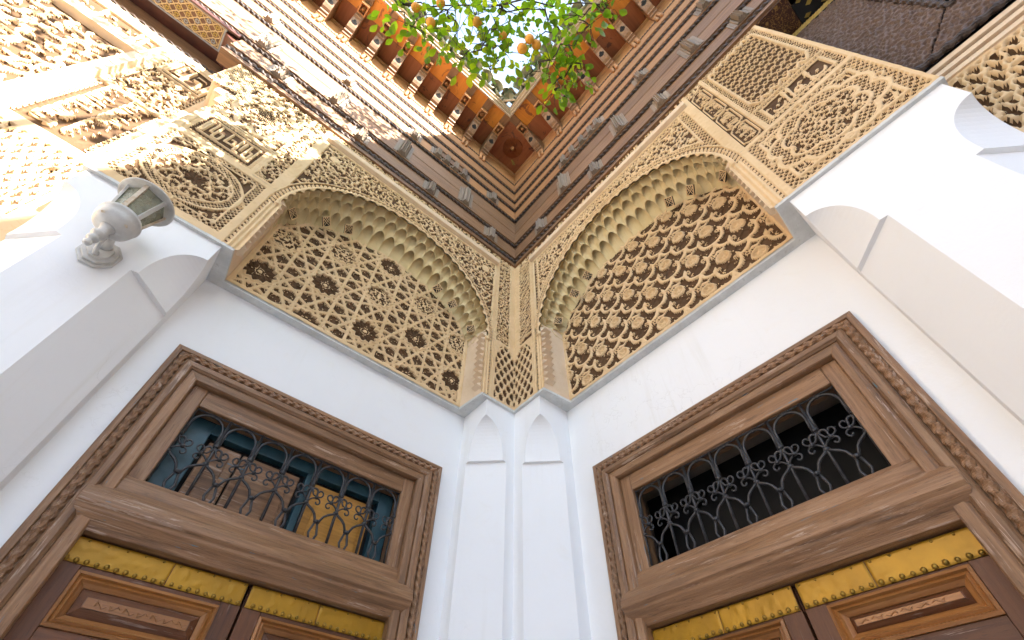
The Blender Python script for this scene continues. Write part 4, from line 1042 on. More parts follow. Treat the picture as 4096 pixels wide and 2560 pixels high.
def cornice(side):
    p = SD[side]; ax = AX[side]; e = p['end']
    C = thing('wooden_cornice', ('greyish cedar cornice over the left wall half in dappled sun' if side == 'L' else 'shaded reddish cedar cornice over the right wall'), 'cornice', S(side, 3, .1, 6.6)); CORN[side] = C
    for n, (nm, z0, z1, w, mt) in enumerate(CO):
        e2 = 3.64 if (side == 'L' and n < 2) else e
        m = MB(side); lip = .006
        pr = [(-.10, z0), (w + lip, z0), (w + lip, z0 + .018), (w, z0 + .024), (w, z1 - .014), (w + .004, z1 - .010), (w + .004, z1), (-.10, z1)]
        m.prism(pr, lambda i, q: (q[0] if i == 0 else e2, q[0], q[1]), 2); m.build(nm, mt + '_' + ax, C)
    for n, (z, w, r) in enumerate(ROPES):
        e2 = 3.64 if (side == 'L' and n < 1) else e
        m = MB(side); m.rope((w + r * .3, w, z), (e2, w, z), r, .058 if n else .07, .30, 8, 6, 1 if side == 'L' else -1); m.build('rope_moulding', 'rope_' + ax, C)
        m = MB(side); m.prism([(-.10, z - r * 1.9), (w - r * .6, z - r * 1.9), (w - r * .6, z + r * 1.9), (-.10, z + r * 1.9)], lambda i, q: (q[0] if i == 0 else (3.64 if side == 'L' and n < 2 else e), q[0], q[1]), 2); m.build('rope_bed', 'wood_' + ax, C)
    m = MB(side)
    for z, w in ((8.452, .196), (7.992, .149)):
        for k in range(int((e - .2) / .036)):
            u = .22 + k * .036; m.add([(u - .013, w, z + .03), (u, w + .006, z + .016), (u + .013, w, z + .03), (u, w + .006, z + .044), (u, w + .011, z + .03)], [(0, 1, 4), (1, 2, 4), (2, 3, 4), (3, 0, 4)])
    m.build('bead_row', 'woodup_' + ax, C, kind='stuff')
    for zi, ci in enumerate((1, 2, 4)):
        z0 = CO[ci][1] + .02; h = (CO[ci][2] if ci != 2 else CO[3][2]) - z0 - .004; w = CO[ci][3]
        me = block_mesh(h if ci != 2 else .40, 'block_%s%d' % (side, ci), side)
        for u in BLK[side][zi]:
            if u < e - .1 and not (side == 'L' and ci == 1 and u > 3.5): inst('block', me, C, at(side, u, w, z0 if ci != 2 else 7.10))
    # stepped infill boards between the close set upper blocks
    m = MB(side); zz = CO[4][1] + .03
    for a, b in ((1.06, 1.16), (1.20, 1.30), (1.34, 1.44)) if side == 'L' else ((1.17, 1.28), (1.33, 1.45), (1.50, 1.60), (1.64, 1.71)):
        m.extr([(a, .112), (b, .112), (b - .01, .148), (a + .01, .148)], 'z', zz + .05, zz + .18)
    m.build('infill_board', 'wood_z', C)
cornice('L'); cornice('R')

# ================================================================== EAVES
ZS, EV, WB = 9.26, .80, .17
BR = {'L': [.847, 1.176, 1.49, 1.825, 2.16, 2.503, 2.841, 3.18, 3.521, 3.86, 4.20, 4.54], 'R': [.818, 1.218, 1.574, 1.929, 2.28, 2.653, 3.017, 3.38, 3.74, 4.10, 4.46]}
def bracket_meshes():
    m = MB(None)
    pr = [(.0, 8.80), (.05, 8.80), (.055, 8.835), (.085, 8.84), (.09, 8.875), (.12, 8.88), (.125, 8.91)]
    pr += [(.125 + .15 * t, 8.91 + .15 * (t ** 1.6)) for t in (.25, .5, .75, 1.0)]
    pr += [(.305, 9.075), (.31, 9.11), (.33, 9.115), (.33, 9.235), (.0, 9.235)]
    m.extr([(a, z - 8.80) for a, z in pr], 'u', -.055, .055)
    a = m.mesh('bracket'); a.materials.append(M['wood_z'])
    m = MB(None)
    for s in (-1, 1): m.lathe([(.004, -.165), (.020, -.155), (.026, -.125), (.018, -.100), (.012, -.092), (.024, -.080), (.027, -.055), (.017, -.035), (.024, -.025), (.024, .0)], (s * .030, .035, 0), 10)
    m.box(-.058, .058, .0, .066, 0.0, .014)
    k = m.mesh('knob', True); k.materials.append(M['woodup_z'])
    m = MB(None)
    # near-black clover discs paint the shade of a cut on the bracket's outer face
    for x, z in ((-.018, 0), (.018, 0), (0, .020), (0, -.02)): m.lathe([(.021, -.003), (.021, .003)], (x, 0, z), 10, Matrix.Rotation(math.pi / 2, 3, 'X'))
    c = m.mesh('clover_shade'); c.materials.append(M['dark'])
    m = MB(None)
    for q in ((-.055, -.040, .33, .475), (.040, .055, .33, .475), (-.040, .040, .33, .345), (-.040, .040, .460, .475)): m.box(*q, 9.125 - 8.8, 9.235 - 8.8)
    m.box(-.04, .04, .345, .46, 9.20 - 8.8, 9.235 - 8.8)
    b = m.mesh('roundel_box'); b.materials.append(M['woodup_x'])
    m = MB(None); m.lathe([(.002, -.085), (.012, -.075), (.026, -.045), (.036, -.02), (.030, 0)], (0, .402, 9.20 - 8.8), 12)
    r = m.mesh('roundel', True); r.materials.append(M['woodup_x'])
    return a, k, c, b, r
BM_ = bracket_meshes()
def tile_mesh():
    m = MB(None); L = .46; n = 9; prof = []
    rows = [(0, .100), (.02, .101), (.06, .088), (.14, .080), (.30, .077), (L, .074)]
    for y, r in rows:
        for inn in (0, 1): pass
    V = []
    for (y, r) in rows:
        for k in range(n + 1):
            q = math.pi * k / n; V.append((r * math.cos(q), -y, r * math.sin(q)))
        for k in range(n + 1):
            q = math.pi * k / n; V.append(((r - .013) * math.cos(q), -y, (r - .013) * math.sin(q)))
    W = 2 * (n + 1); F = []
    for i in range(len(rows) - 1):
        for k in range(n):
            a = i * W + k; F.append((a, a + 1, a + 1 + W, a + W)); a2 = a + n + 1; F.append((a2, a2 + W, a2 + 1 + W, a2 + 1))
        for k in (0, n):
            a = i * W + k; F.append((a, a + W, a + W + n + 1, a + n + 1))
    for k in range(n): F.append((k, k + n + 1, k + n + 2, k + 1))
    m.add(V, F); me = m.mesh('roof_tile', True); me.materials.append(M['glazed']); return me
TILE = tile_mesh()
def eave(side):
    p = SD[side]; ax = AX[side]; e = p['end']; oax = 'y' if side == 'L' else 'x'
    E_ = thing('tiled_eave', ('sunlit wooden eave with orange boards and green tiles over the left cornice' if side == 'L' else 'shaded wooden eave with orange boards and green tiles over the right cornice'), 'eave', S(side, 3, .5, 9.2))
    # wall board behind the brackets and the scalloped apron
    m = MB(side); m.prism([(-.10, 8.70), (WB, 8.70), (WB, ZS), (-.10, ZS)], lambda i, q: (q[0] if i == 0 else e, q[0], q[1]), 2); m.build('wall_board', 'woodup_' + ax, E_)
    bs = [.20] + BR[side]; bs.append(bs[-1] + .36)
    for i in range(len(bs) - 1):
        a, b = bs[i], bs[i + 1]; L = b - a; hgt = [.30, .27, .27, .22, .21, .17, .165, .11, .105, .06, .055, .05]
        top = [(a + L * t, 8.70 + h) for t, h in zip((0, .06, .065, .13, .14, .22, .225, .31, .315, .40, .405, .5), hgt)]
        top += [(2 * (a + L / 2) - u, z) for u, z in top[::-1][1:]]
        if i == 0: top = [(u, z) for u, z in top if u >= a + L * .5 - .0]; top = [(WB + .012, 8.90), (WB + .08, 8.86), (WB + .16, 8.80)] + top
        poly = [(a if i else WB + .012, 8.701)] + top + [(b, 8.701)]
        m = MB(side); m.extr([(u + (.0004 if k else 0), z) for k, (u, z) in enumerate(poly)], 'w', WB + .0015, WB + .016); m.build('apron_board', 'woodup_' + ax, E_)
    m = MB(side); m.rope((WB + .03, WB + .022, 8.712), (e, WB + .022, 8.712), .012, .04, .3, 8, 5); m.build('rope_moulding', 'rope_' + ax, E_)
    m = MB(side); m.prism([(WB, 9.165), (WB + .03, 9.175), (WB + .03, 9.215), (WB + .014, 9.235), (WB, 9.235)], lambda i, q: (q[0] if i == 0 else e, q[0], q[1]), 2); m.build('cove_moulding', 'woodup_' + ax, E_)
    # soffit boards per bay
    cu = (BR['L'][0] + .02, BR['R'][0] + .02)[side == 'R']
    for i in range(len(BR[side]) - 1):
        a, b = BR[side][i] + .05, BR[side][i + 1] - .05; s0 = WB + .34 + random.uniform(-.02, .02)
        for (w0, w1, mt) in ((WB + .002, s0, 'sofi_' + oax), (s0 + .004, EV, 'sofo_' + oax)):
            m = MB(side); m.box(a - .06, b + .06, w0, w1, ZS + random.uniform(0, .006), ZS + .018); m.build('soffit_board', mt, E_)
    m = MB(side); b_ = BR[side][0] - .05
    for i, u in enumerate(BR[side]):
        x = at(side, u, WB, 8.80)
        bk = inst('bracket', BM_[0], E_, x); inst('knob', BM_[1], bk, at(side, u, WB, 8.80))
        ang = Matrix.Rotation(math.radians(-38), 4, 'X')
        inst('clover_shade', BM_[2], bk, at(side, u, WB, 8.80) @ Matrix.Translation((0, .232, .193)) @ Matrix.Rotation(math.radians(-52), 4, 'X'))
        rb = inst('roundel_box', BM_[3], E_, x); inst('roundel', BM_[4], rb, x)
        m = MB(side); m.box(u - .055, u + .055, WB + .477, EV, ZS - .024 + random.uniform(-.003, .003), ZS + .004); m.build('cross_beam', 'wood_' + oax, E_)
    # fascia in two steps, mitred at the corner
    for (w0, w1, z0, z1, mt) in ((EV, EV + .022, ZS - .03, ZS + .055, 'palewood_'), (EV + .0225, EV + .055, ZS + .02, ZS + .10, 'palewood_'), (EV + .0555, EV + .085, ZS + .07, ZS + .125, 'palewood_')):
        m = MB(side); m.prism([(w0, z0), (w1, z0), (w1, z1), (w0, z1)], lambda i, q: (q[0] if i == 0 else e, q[0], q[1]), 2); m.build('fascia_board', mt + ax, E_)
    # roof slab and tiles
    m = MB(side); m.prism([(-1.3, ZS + .03), (EV - .002, ZS + .03), (EV - .002, ZS + .10), (-1.3, ZS + .80)], lambda i, q: (q[0] if i == 0 else e, q[0], q[1]), 2); m.build('roof_slab', 'roof', E_)
    n = 0; u = 1.02
    while u < min(e, 6.2) - .1:
        tl = Matrix.Rotation(math.radians(random.uniform(9, 13)), 4, 'X')
        inst('roof_tile', TILE, E_, at(side, u + random.uniform(-.008, .008), EV + .225 + random.uniform(-.015, .015), ZS + .125) @ Matrix.Rotation(math.radians(-18), 4, 'X') @ Matrix.Rotation(random.uniform(-.05, .05), 4, 'Z'))
        if n % 1 == 0:
            inst('roof_tile', TILE, E_, at(side, u + .10, EV + .17 + random.uniform(-.02, .01), ZS + .195) @ Matrix.Rotation(math.radians(-18), 4, 'X') @ Matrix.Rotation(math.pi, 4, 'Y'))
        u += .20; n += 1
    return E_
EAV = {'L': eave('L'), 'R': eave('R')}
def corner_panel():
    a0, a1 = WB + .0, .79; E_ = EAV['L']
    m = MB(None); m.box(a0, a1 + .03, a0, a1 + .03, ZS + .0005, ZS + .02); m.build('corner_board', 'sofi_y', E_)
    m = MB(None); c = (a0 + a1) / 2 + .0; n = 60; R_ = .152
    b = len(m.v)
    for k in range(2 * n):
        q = math.pi * k / n; d = .016 if k % 2 else .004
        m.v += [(c + .03 * math.cos(q), c + .03 * math.sin(q), ZS - .012 - d * .3), (c + R_ * math.cos(q), c + R_ * math.sin(q), ZS - .004 - d), (c + R_ * 1.05 * math.cos(q), c + R_ * 1.05 * math.sin(q), ZS + .001)]
    for k in range(2 * n):
        k2 = (k + 1) % (2 * n); m.f += [(k * 3, k2 * 3, k2 * 3 + 1, k * 3 + 1), (k * 3 + 1, k2 * 3 + 1, k2 * 3 + 2, k * 3 + 2)]
    m.build('fluted_disc', 'sofi_x', E_)
    m = MB(None); m.lathe([(.002, -.075), (.012, -.065), (.030, -.03), (.034, -.006), (.030, 0)], (c, c, ZS - .006), 12); m.build('acorn', 'woodup_z', E_, True)
    m = MB(None)
    for k in range(16):
        q = random.uniform(0, 6.28); r = random.uniform(0, .04); m.lathe([(.001, -.012), (.014, -.006), (.015, 0)], (c - .15 + r * math.cos(q), c - .17 + r * math.sin(q) * .8, ZS), 6)
    m.build('gilt_spray', 'olive', E_)
    # little mitre board closing the corner of the fascia
    m = MB(None); q0 = EV + .085; m.add([(q0, q0 + .13, ZS + .07), (q0 + .13, q0, ZS + .07), (q0 + .145, q0 + .015, ZS + .07), (q0 + .015, q0 + .145, ZS + .07), (q0, q0 + .13, ZS + .13), (q0 + .13, q0, ZS + .13), (q0 + .145, q0 + .015, ZS + .13), (q0 + .015, q0 + .145, ZS + .13)],
        [(0, 1, 2, 3), (4, 7, 6, 5), (0, 4, 5, 1), (1, 5, 6, 2), (2, 6, 7, 3), (3, 7, 4, 0)]); m.build('mitre_board', 'palewood_x', E_)
corner_panel()
# ================================================================== DOORS
def stud_mesh():
    m = MB(None); m.lathe([(.010, 0), (.0098, .003), (.007, .007), (.002, .009)], (0, 0, 0), 8, Matrix.Rotation(-math.pi / 2, 3, 'X'))
    me = m.mesh('stud', True); me.materials.append(M['stud']); return me
STUD = stud_mesh()
def grille_meshes(h, H):
    def fin(m, n):
        me = m.mesh(n, True); me.materials.append(M['iron']); return me
    bar = MB(None); bar.tube([(0, 0, 0), (0, 0, H)], .0085, 6)
    col = MB(None)
    col.lathe([(.008, -.011), (.015, -.008), (.017, 0), (.015, .008), (.008, .011)], (0, -.0, 0), 8)
    arch = MB(None); r = h - .011
    pts = [(-r, -.004, .315), (-r, -.004, H - r - .02)] + [(-r * math.cos(q), -.004, H - r - .02 + r * math.sin(q)) for q in np.linspace(.15, math.pi - .15, 15)] + [(r, -.004, H - r - .02), (r, -.004, .315)]
    arch.tube(pts, .0076, 6)
    arch.lathe([(.006, -.008), (.012, 0), (.006, .008)], (0, -.004, H - .022), 6)
    sc = MB(None)
    for s in (-1, 1):
        # lower Y branch to the tear drop
        sc.tube([(s * h, .004, .20), (s * h * .80, .006, .185), (s * h * .50, .008, .168), (s * h * .30, .008, .150), (s * .017, .006, .128), (s * .010, .004, .105)], .0074, 6)
        sc.tube([(s * .008, .004, .105), (s * .016, .004, .075), (s * .024, .004, .042), (s * .014, .004, .012), (0, .004, .004)], .0068, 6)
        # pair of scrolls tied together
        tx, tz = s * h * .50, .248
        def spiral(x0, z0, a0, hand, rr, turn=5.2):
            t = np.linspace(0, 1, 16); r_ = rr * (1 - .78 * t); a = a0 + hand * turn * t
            return [(x0 + q * math.cos(w), .006, z0 + q * math.sin(w)) for q, w in zip(r_, a)]
        sc.tube([(s * h, .004, .315), (s * h * .93, .006, .285), (s * h * .74, .006, .258)] + [(tx, .006, tz + .004)] + spiral(tx - s * .012, tz + .032, -math.pi / 2 + s * .5, -s, .029), .0050, 6)
        sc.tube([(s * h, .004, .205), (s * h * .90, .006, .222), (s * h * .72, .006, .238)] + [(tx, .006, tz - .004)] + spiral(tx - s * .010, tz - .028, math.pi / 2 - s * .5, s, .025), .0050, 6)
        sc.tube([(tx, .008, tz)] + spiral(tx + s * .026, tz + .034, math.pi + (0 if s > 0 else math.pi) + s * .3, -s, .024, 4.8), .0062, 6)
        sc.lathe([(.006, -.010), (.012, -.006), (.013, 0), (.012, .006), (.006, .010)], (tx, .006, tz), 8)
    sc.lathe([(.006, -.011), (.014, -.007), (.016, 0), (.014, .007), (.006, .011)], (0, .005, .112), 8)
    return fin(bar, 'bar'), fin(col, 'collar'), fin(arch, 'arch_rod'), fin(sc, 'scroll_rod')
def door(side):
    p = SD[side]; ax = AX[side]; u0, u1 = p['do']; zt = p['dz']; wd = 'door_'
    split = 1.402 if side == 'L' else 1.483
    Dr = thing('double_door', ('brown double door with an orange shuttered transom window behind its scrolled grille' if side == 'L' else 'brown double door with a black empty transom behind its scrolled grille'), 'door', S(side, (u0 + u1) / 2, -.3, 0))
    def sweep(name, prof, bev=0, bot=0.0, ropew=None):
        m = MB(side); m.prism(prof, lambda i, q: (u0 + q[0], q[1], bot if i == 0 else zt - q[0]), 2); m.build(name, wd + 'z', Dr, bevel=bev)
        m = MB(side); m.prism(prof, lambda i, q: (u1 - q[0], q[1], bot if i == 0 else zt - q[0]), 2); m.build(name, wd + 'z', Dr, bevel=bev)
        m = MB(side); m.prism(prof, lambda i, q: ((u0 + q[0]) if i == 0 else (u1 - q[0]), q[1], zt - q[0]), 2); m.build(name, wd + ax, Dr, bevel=bev)
    sweep('outer_moulding', [(0, -.335), (0, -.288), (.012, -.282), (.030, -.282), (.034, -.290), (.034, -.335)], .002)
    sweep('rope_bed', [(.0345, -.335), (.0345, -.292), (.080, -.292), (.080, -.335)])
    sweep('middle_moulding', [(.0805, -.335), (.0805, -.278), (.094, -.262), (.120, -.262), (.126, -.270), (.133, -.276), (.133, -.335)], .002)
    sweep('inner_moulding', [(.1335, -.40), (.1335, -.281), (.150, -.272), (.186, -.276), (.192, -.290), (.192, -.40)], .002)
    for a, b, axn in (((u0 + .057, -.288, 0), (u0 + .057, -.288, zt - .057), 'z'), ((u1 - .057, -.288, 0), (u1 - .057, -.288, zt - .057), 'z'), ((u0 + .057, -.288, zt - .057), (u1 - .057, -.288, zt - .057), ax)):
        m = MB(side); m.rope(a, b, .0185, .052, .30, 10, 7, -1 if side == 'L' else 1); m.build('rope_moulding', wd + axn, Dr)
    zo0 = zt - .795; zo1 = zt - .305
    # window casing inside the opening
    a, b = u0 + .1925, u1 - .1925
    for (x0, x1, z0, z1, axn) in ((a, a + .078, zo0 - .03, zt - .192, 'z'), (b - .078, b, zo0 - .03, zt - .192, 'z'), (a + .0785, b - .0785, zo1, zt - .192, ax)):
        m = MB(side); m.box(x0, x1, -.42, -.315, z0, z1); m.build('casing', wd + axn, Dr, bevel=.006)
    # transom bar with its nosing
    zb = zt - 1.075
    pr = [(-.40, zb + .285), (-.318, zb + .285), (-.300, zb + .258), (-.292, zb + .205), (-.252, zb + .160), (-.236, zb + .135), (-.232, zb + .098), (-.248, zb + .082), (-.250, zb + .070), (-.286, zb + .030), (-.300, zb + .004), (-.325, zb), (-.40, zb)]
    def tb(i, q):
        n = .133 if q[0] < -.275 else .098
        return ((u0 + n) if i == 0 else (u1 - n), q[0], q[1])
    m = MB(side); m.prism(pr, tb, 2); m.build('transom_bar', wd + ax, Dr, bevel=.004)
    # iron grille
    gu0, gu1 = a + .079, b - .079; H = zo1 - zo0 + .01; h = (gu1 - gu0) / 14
    bar, col, arch, sc = grille_meshes(h, H)
    m = MB(side); m.tube([(gu0, -.345, zo0 + .004), (gu1, -.345, zo0 + .004)], .006, 6); m.tube([(gu0, -.345, zo1 - .004), (gu1, -.345, zo1 - .004)], .006, 6)
    G = m.build('grille', 'iron', Dr)
    for i in range(8):
        x = at(side, gu0 + 2 * h * i, -.345, zo0); inst('bar', bar, G, x)
        for z in (.20, .315): inst('collar', col, G, x @ Matrix.Translation((0, 0, z)))
    for i in range(7):
        x = at(side, gu0 + h + 2 * h * i, -.345, zo0); inst('arch_rod', arch, G, x); inst('scroll_rod', sc, G, x)
    # behind the grille
    if side == 'L':
        Sh = MB(side); Sh.box(gu0 - .06, gu1 + .06, -.49, -.48, zo0 - .05, zo1 + .06); Sb = Sh.build('window_back', 'dark', Dr)
        for (x0, x1, z0, z1) in ((gu0, gu0 + .10, zo0 - .05, zo1), (gu1 - .13, gu1, zo0 - .05, zo1), (gu0 + .10, gu1 - .13, zo1 - .07, zo1 + .05), (gu0 + .56, gu0 + .60, zo0 - .05, zo1 - .07), (gu0 + .10, gu1 - .13, zo0 - .05, zo0 + .012)):
            m = MB(side); m.box(x0, x1, -.479, -.42, z0, z1); m.build('window_frame', 'blue', Sb, bevel=.004)
        for (x0, x1, mt) in ((gu0 + .13, gu0 + .54, 'amber'), (gu0 + .63, gu0 + .98, 'door_x'), (gu0 + .99, gu1 - .15, 'door_x')):
            m = MB(side); m.box(x0, x1, -.478, -.445, zo0 + .01, zo1 - .10); m.build('shutter_panel', mt, Sb, bevel=.008)
            m = MB(side); m.box(x0 + .05, x1 - .05, -.4449, -.435, zo0 + .03, zo1 - .15); m.build('shutter_field', mt, Sb, bevel=.008)
    else:
        m = MB(side); m.box(gu0 - .06, gu1 + .06, -.76, -.75, zo0 - .1, zo1 + .1); m.build('window_back', 'dark', Dr)
    # leaves
    lu0, lu1 = u0 + .1935, u1 - .1935; lt = zb - .004; rng = random.Random(5)
    for (x0, x1) in ((lu0 - .02, split - .006), (split + .006, lu1 + .02)):
        m = MB(side); m.box(x0, x1, -.40, -.372, .01, lt - .001)
        lf = m.build('door_leaf', 'leafwood_z', Dr)
        sw = .088; rows = ((.16, 1.02), (1.14, 2.13), (2.215, lt - .125)) if side == 'L' else ((.16, 1.02), (1.14, 2.10), (2.19, lt - .115))
        for (s0, s1) in ((x0, x0 + sw), (x1 - sw, x1)):
            m = MB(side); m.box(s0, s1, -.3715, -.345, .012, lt - .105); m.build('stile', 'leafwood_z', lf, bevel=.003)
        zr = [(.012, rows[0][0])] + [(rows[i][1], rows[i + 1][0]) for i in range(2)] + [(rows[2][1], lt - .105)]
        for (r0, r1) in zr:
            m = MB(side); m.box(x0 + sw + .0006, x1 - sw - .0006, -.3715, -.346, r0, r1); m.build('rail', 'leafwood_' + ax, lf, bevel=.003)
        for (z0, z1) in rows:
            y0, y1 = x0 + sw, x1 - sw
            prf = [(0, -.3712), (0, -.338), (.012, -.332), (.018, -.345), (.028, -.338), (.036, -.350), (.052, -.362), (.052, -.3712)]
            for k in range(4):
                m = MB(side)
                if k < 2: m.prism(prf, (lambda i, q: (y0 + q[0], q[1], z0 + q[0] if i == 0 else z1 - q[0])) if k == 0 else (lambda i, q: (y1 - q[0], q[1], z0 + q[0] if i == 0 else z1 - q[0])), 2)
                else: m.prism(prf, (lambda i, q: (y0 + q[0] if i == 0 else y1 - q[0], q[1], z0 + q[0])) if k == 2 else (lambda i, q: (y0 + q[0] if i == 0 else y1 - q[0], q[1], z1 - q[0])), 2)
                m.build('panel_moulding', 'honey_' + ('z' if k < 2 else ax), lf)
            m = MB(side); c0, c1, d0, d1 = y0 + .0525, y1 - .0525, z0 + .0525, z1 - .0525
            if d1 - d0 > .02:
                e = min(.035, (d1 - d0) * .3); m.add([(c0, -.366, d0), (c1, -.366, d0), (c1, -.366, d1), (c0, -.366, d1), (c0 + e, -.348, d0 + e), (c1 - e, -.348, d0 + e), (c1 - e, -.348, d1 - e), (c0 + e, -.348, d1 - e)],
                    [(0, 1, 5, 4), (1, 2, 6, 5), (2, 3, 7, 6), (3, 0, 4, 7), (4, 5, 6, 7)])
                m.build('raised_panel', 'leafwood_' + ax, lf)
                if z0 > 2:
                    f0, f1 = c0 + e + .01, c1 - e - .01; zc = (d0 + d1) / 2; hh = (d1 - d0 - 2 * e) / 2 * .95
                    m = MB(side); m.box(f0 - .006, f1 + .006, -.3479, -.343, d0 + e + .001, d1 - e - .001); o = m.build('panel_field', 'honey_' + ax, lf)
                    m = MB(side); n = int((f1 - f0) / .052)
                    for k in range(n):
                        x = f0 + .02 + k * .052; s = 1 if k % 2 else -1
                        m.tube([(x - .02 + .012 * q, -.343, zc + s * hh * .55 * math.sin(q * 1.7)) for q in range(4)] + [(x + .020, -.343, zc + s * hh * .3), (x + .012, -.343, zc)], [.0022, .003, .0036, .0036, .003, .0015], 5)
                    m.build('carved_vine', 'honey_' + ax, lf)
        # brass sheet with studs, in two lengths
        seams = [x0 + .004, x0 + (x1 - x0) * rng.uniform(.40, .6), x1 - .004]
        for k in range(2):
            cvb = Cv(seams[k] + .0015, seams[k + 1] - .0015, lt - .1045, lt - .004, .006); nz = RNG.normal(size=cvb.H.shape)
            for _ in range(6): nz = (nz + np.roll(nz, 1, 0) + np.roll(nz, -1, 0) + np.roll(nz, 1, 1) + np.roll(nz, -1, 1)) / 5
            cvb.H = 1 + nz * .12; cvb.H[0] = cvb.H[-1] = 0
            cvb.H[:, 0] = cvb.H[:, -1] = 0
            cvb.relief('brass_sheet', side, lf, -.339, .004, 'brass', None, jitter=0)
        m = MB(side); m.box(x0 + .004, x1 - .004, -.3716, -.344, lt - .1044, lt - .003); m.build('sheet_backing', 'leafwood_' + ax, lf)
        k = 0; x = x0 + .02
        while x < x1 - .012:
            inst('stud', STUD, lf, at(side, x, -.3395, lt - .094 + rng.uniform(-.002, .002)) @ Matrix.Scale(rng.uniform(.9, 1.15), 4))
            if k % 2 == 0: inst('stud', STUD, lf, at(side, x, -.3395, lt - .014) @ Matrix.Scale(.6, 4))
            x += .037; k += 1
    m = MB(side); m.box(lu0 - .03, lu1 + .03, -.44, -.43, .01, lt + .02); m.build('leaf_backing', 'dark', Dr)
door('L'); door('R')

# ================================================================== WALL LANTERN
def lantern():
    c = Vector((2.822, .215, 0)); Z0 = 3.60
    T = thing('wall_lantern', 'white painted wall lantern with rusty ribs on the left pilaster', 'lantern', (2.83, 0, 3.68))
    m = MB('L')
    for (r, w0, w1) in ((.098, .0, .016), (.082, .016, .030), (.060, .030, .040)):
        e = [(2.832 + r * .92 * math.cos(k * math.pi / 4 + math.pi / 8), 3.69 + r * 1.12 * math.sin(k * math.pi / 4 + math.pi / 8)) for k in range(8)]
        m.extr(e, 'w', w0, w1)
    m.build('back_plate', 'lamp', T, bevel=.005)
    m = MB('L')
    pts = [(2.832, .034, 3.72), (2.83, .085, 3.735), (2.828, .135, 3.715), (2.826, .165, 3.67), (2.824, .185, 3.625), (c.x, c.y, 3.592)]
    m.tube(pts, [.030, .024, .019, .018, .018, .019], 10)
    m.tube([(2.832, .03, 3.655), (2.832, .07, 3.64), (2.83, .11, 3.655), (2.828, .14, 3.69)], [.016, .012, .010, .012], 8)
    m.build('arm', 'lamp', T, True)
    m = MB('L'); m.lathe([(.004, -.075), (.014, -.070), (.019, -.055), (.012, -.045), (.014, -.04), (.025, -.030), (.027, -.018), (.016, -.008), (.020, .0), (.031, .010), (.033, .022), (.022, .034), (.024, .05), (.030, .075), (.036, .082)], (c.x, c.y, Z0 - .01), 18); m.build('stem', 'lamp', T, True)
    m = MB('L'); m.lathe([(.030, .070), (.062, .078), (.084, .095), (.093, .125), (.094, .150), (.099, .154), (.099, .166), (.093, .170), (.093, .178), (.087, .182), (.080, .186)], (c.x, c.y, Z0), 28); cup = m.build('cup', 'lamp', T, True)
    m = MB('L')
    for q in (1.0, 2.4, 5.2): m.lathe([(.010, 0), (.009, .004), (.003, .006)], (c.x + .080 * math.cos(q), c.y + .080 * math.sin(q), Z0 + .089), 8)
    m.build('rust_screw', 'rust', cup)
    zb, zt2, rb, rt = Z0 + .184, Z0 + .385, .076, .108
    for k in range(6):
        q = k * math.pi / 3 + .35; d = Vector((math.cos(q), math.sin(q), 0)); s = Vector((-d.y, d.x, 0))
        m = MB('L'); P = []
        for z, r in ((zb, rb), (zt2, rt)):
            for a, b in ((-.010, -.006), (.010, -.006), (.010, .005), (-.010, .005)): P.append(c + d * (r + b) + s * a + Vector((0, 0, z)))
        m.add(P, [(0, 1, 2, 3), (4, 5, 6, 7), (0, 1, 5, 4), (1, 2, 6, 5), (2, 3, 7, 6), (3, 0, 4, 7)]); m.build('rib', 'rust' if k % 2 else 'lamp', T)
        q2 = q + math.pi / 3; d2 = Vector((math.cos(q2), math.sin(q2), 0)); m = MB('L')
        f = .93; m.add([c + d * rb * f + Vector((0, 0, zb)), c + d2 * rb * f + Vector((0, 0, zb)), c + d2 * rt * f + Vector((0, 0, zt2)), c + d * rt * f + Vector((0, 0, zt2))] +
              [c + d * (rb * f - .003) + Vector((0, 0, zb)), c + d2 * (rb * f - .003) + Vector((0, 0, zb)), c + d2 * (rt * f - .003) + Vector((0, 0, zt2)), c + d * (rt * f - .003) + Vector((0, 0, zt2))],
              [(0, 1, 2, 3), (7, 6, 5, 4), (0, 4, 5, 1), (1, 5, 6, 2), (2, 6, 7, 3), (3, 7, 4, 0)]); m.build('glass_pane', 'glass', T)
    m = MB('L'); m.lathe([(.012, zb), (.016, zb + .03), (.040, zb + .07), (.048, zb + .105), (.040, zb + .14), (.018, zb + .158), (.002, zb + .162)], (c.x, c.y, 0), 18); m.build('bulb', 'bulb', T, True)
    m = MB('L'); z = zt2
    m.lathe([(.085, z - .004), (.128, z - .004), (.137, z - .008), (.140, z - .003), (.137, z + .004), (.118, z + .014), (.085, z + .045), (.045, z + .075), (.020, z + .085), (.018, z + .10), (.006, z + .115)], (c.x, c.y, 0), 36); m.build('cap', 'lamp', T, True)
lantern()

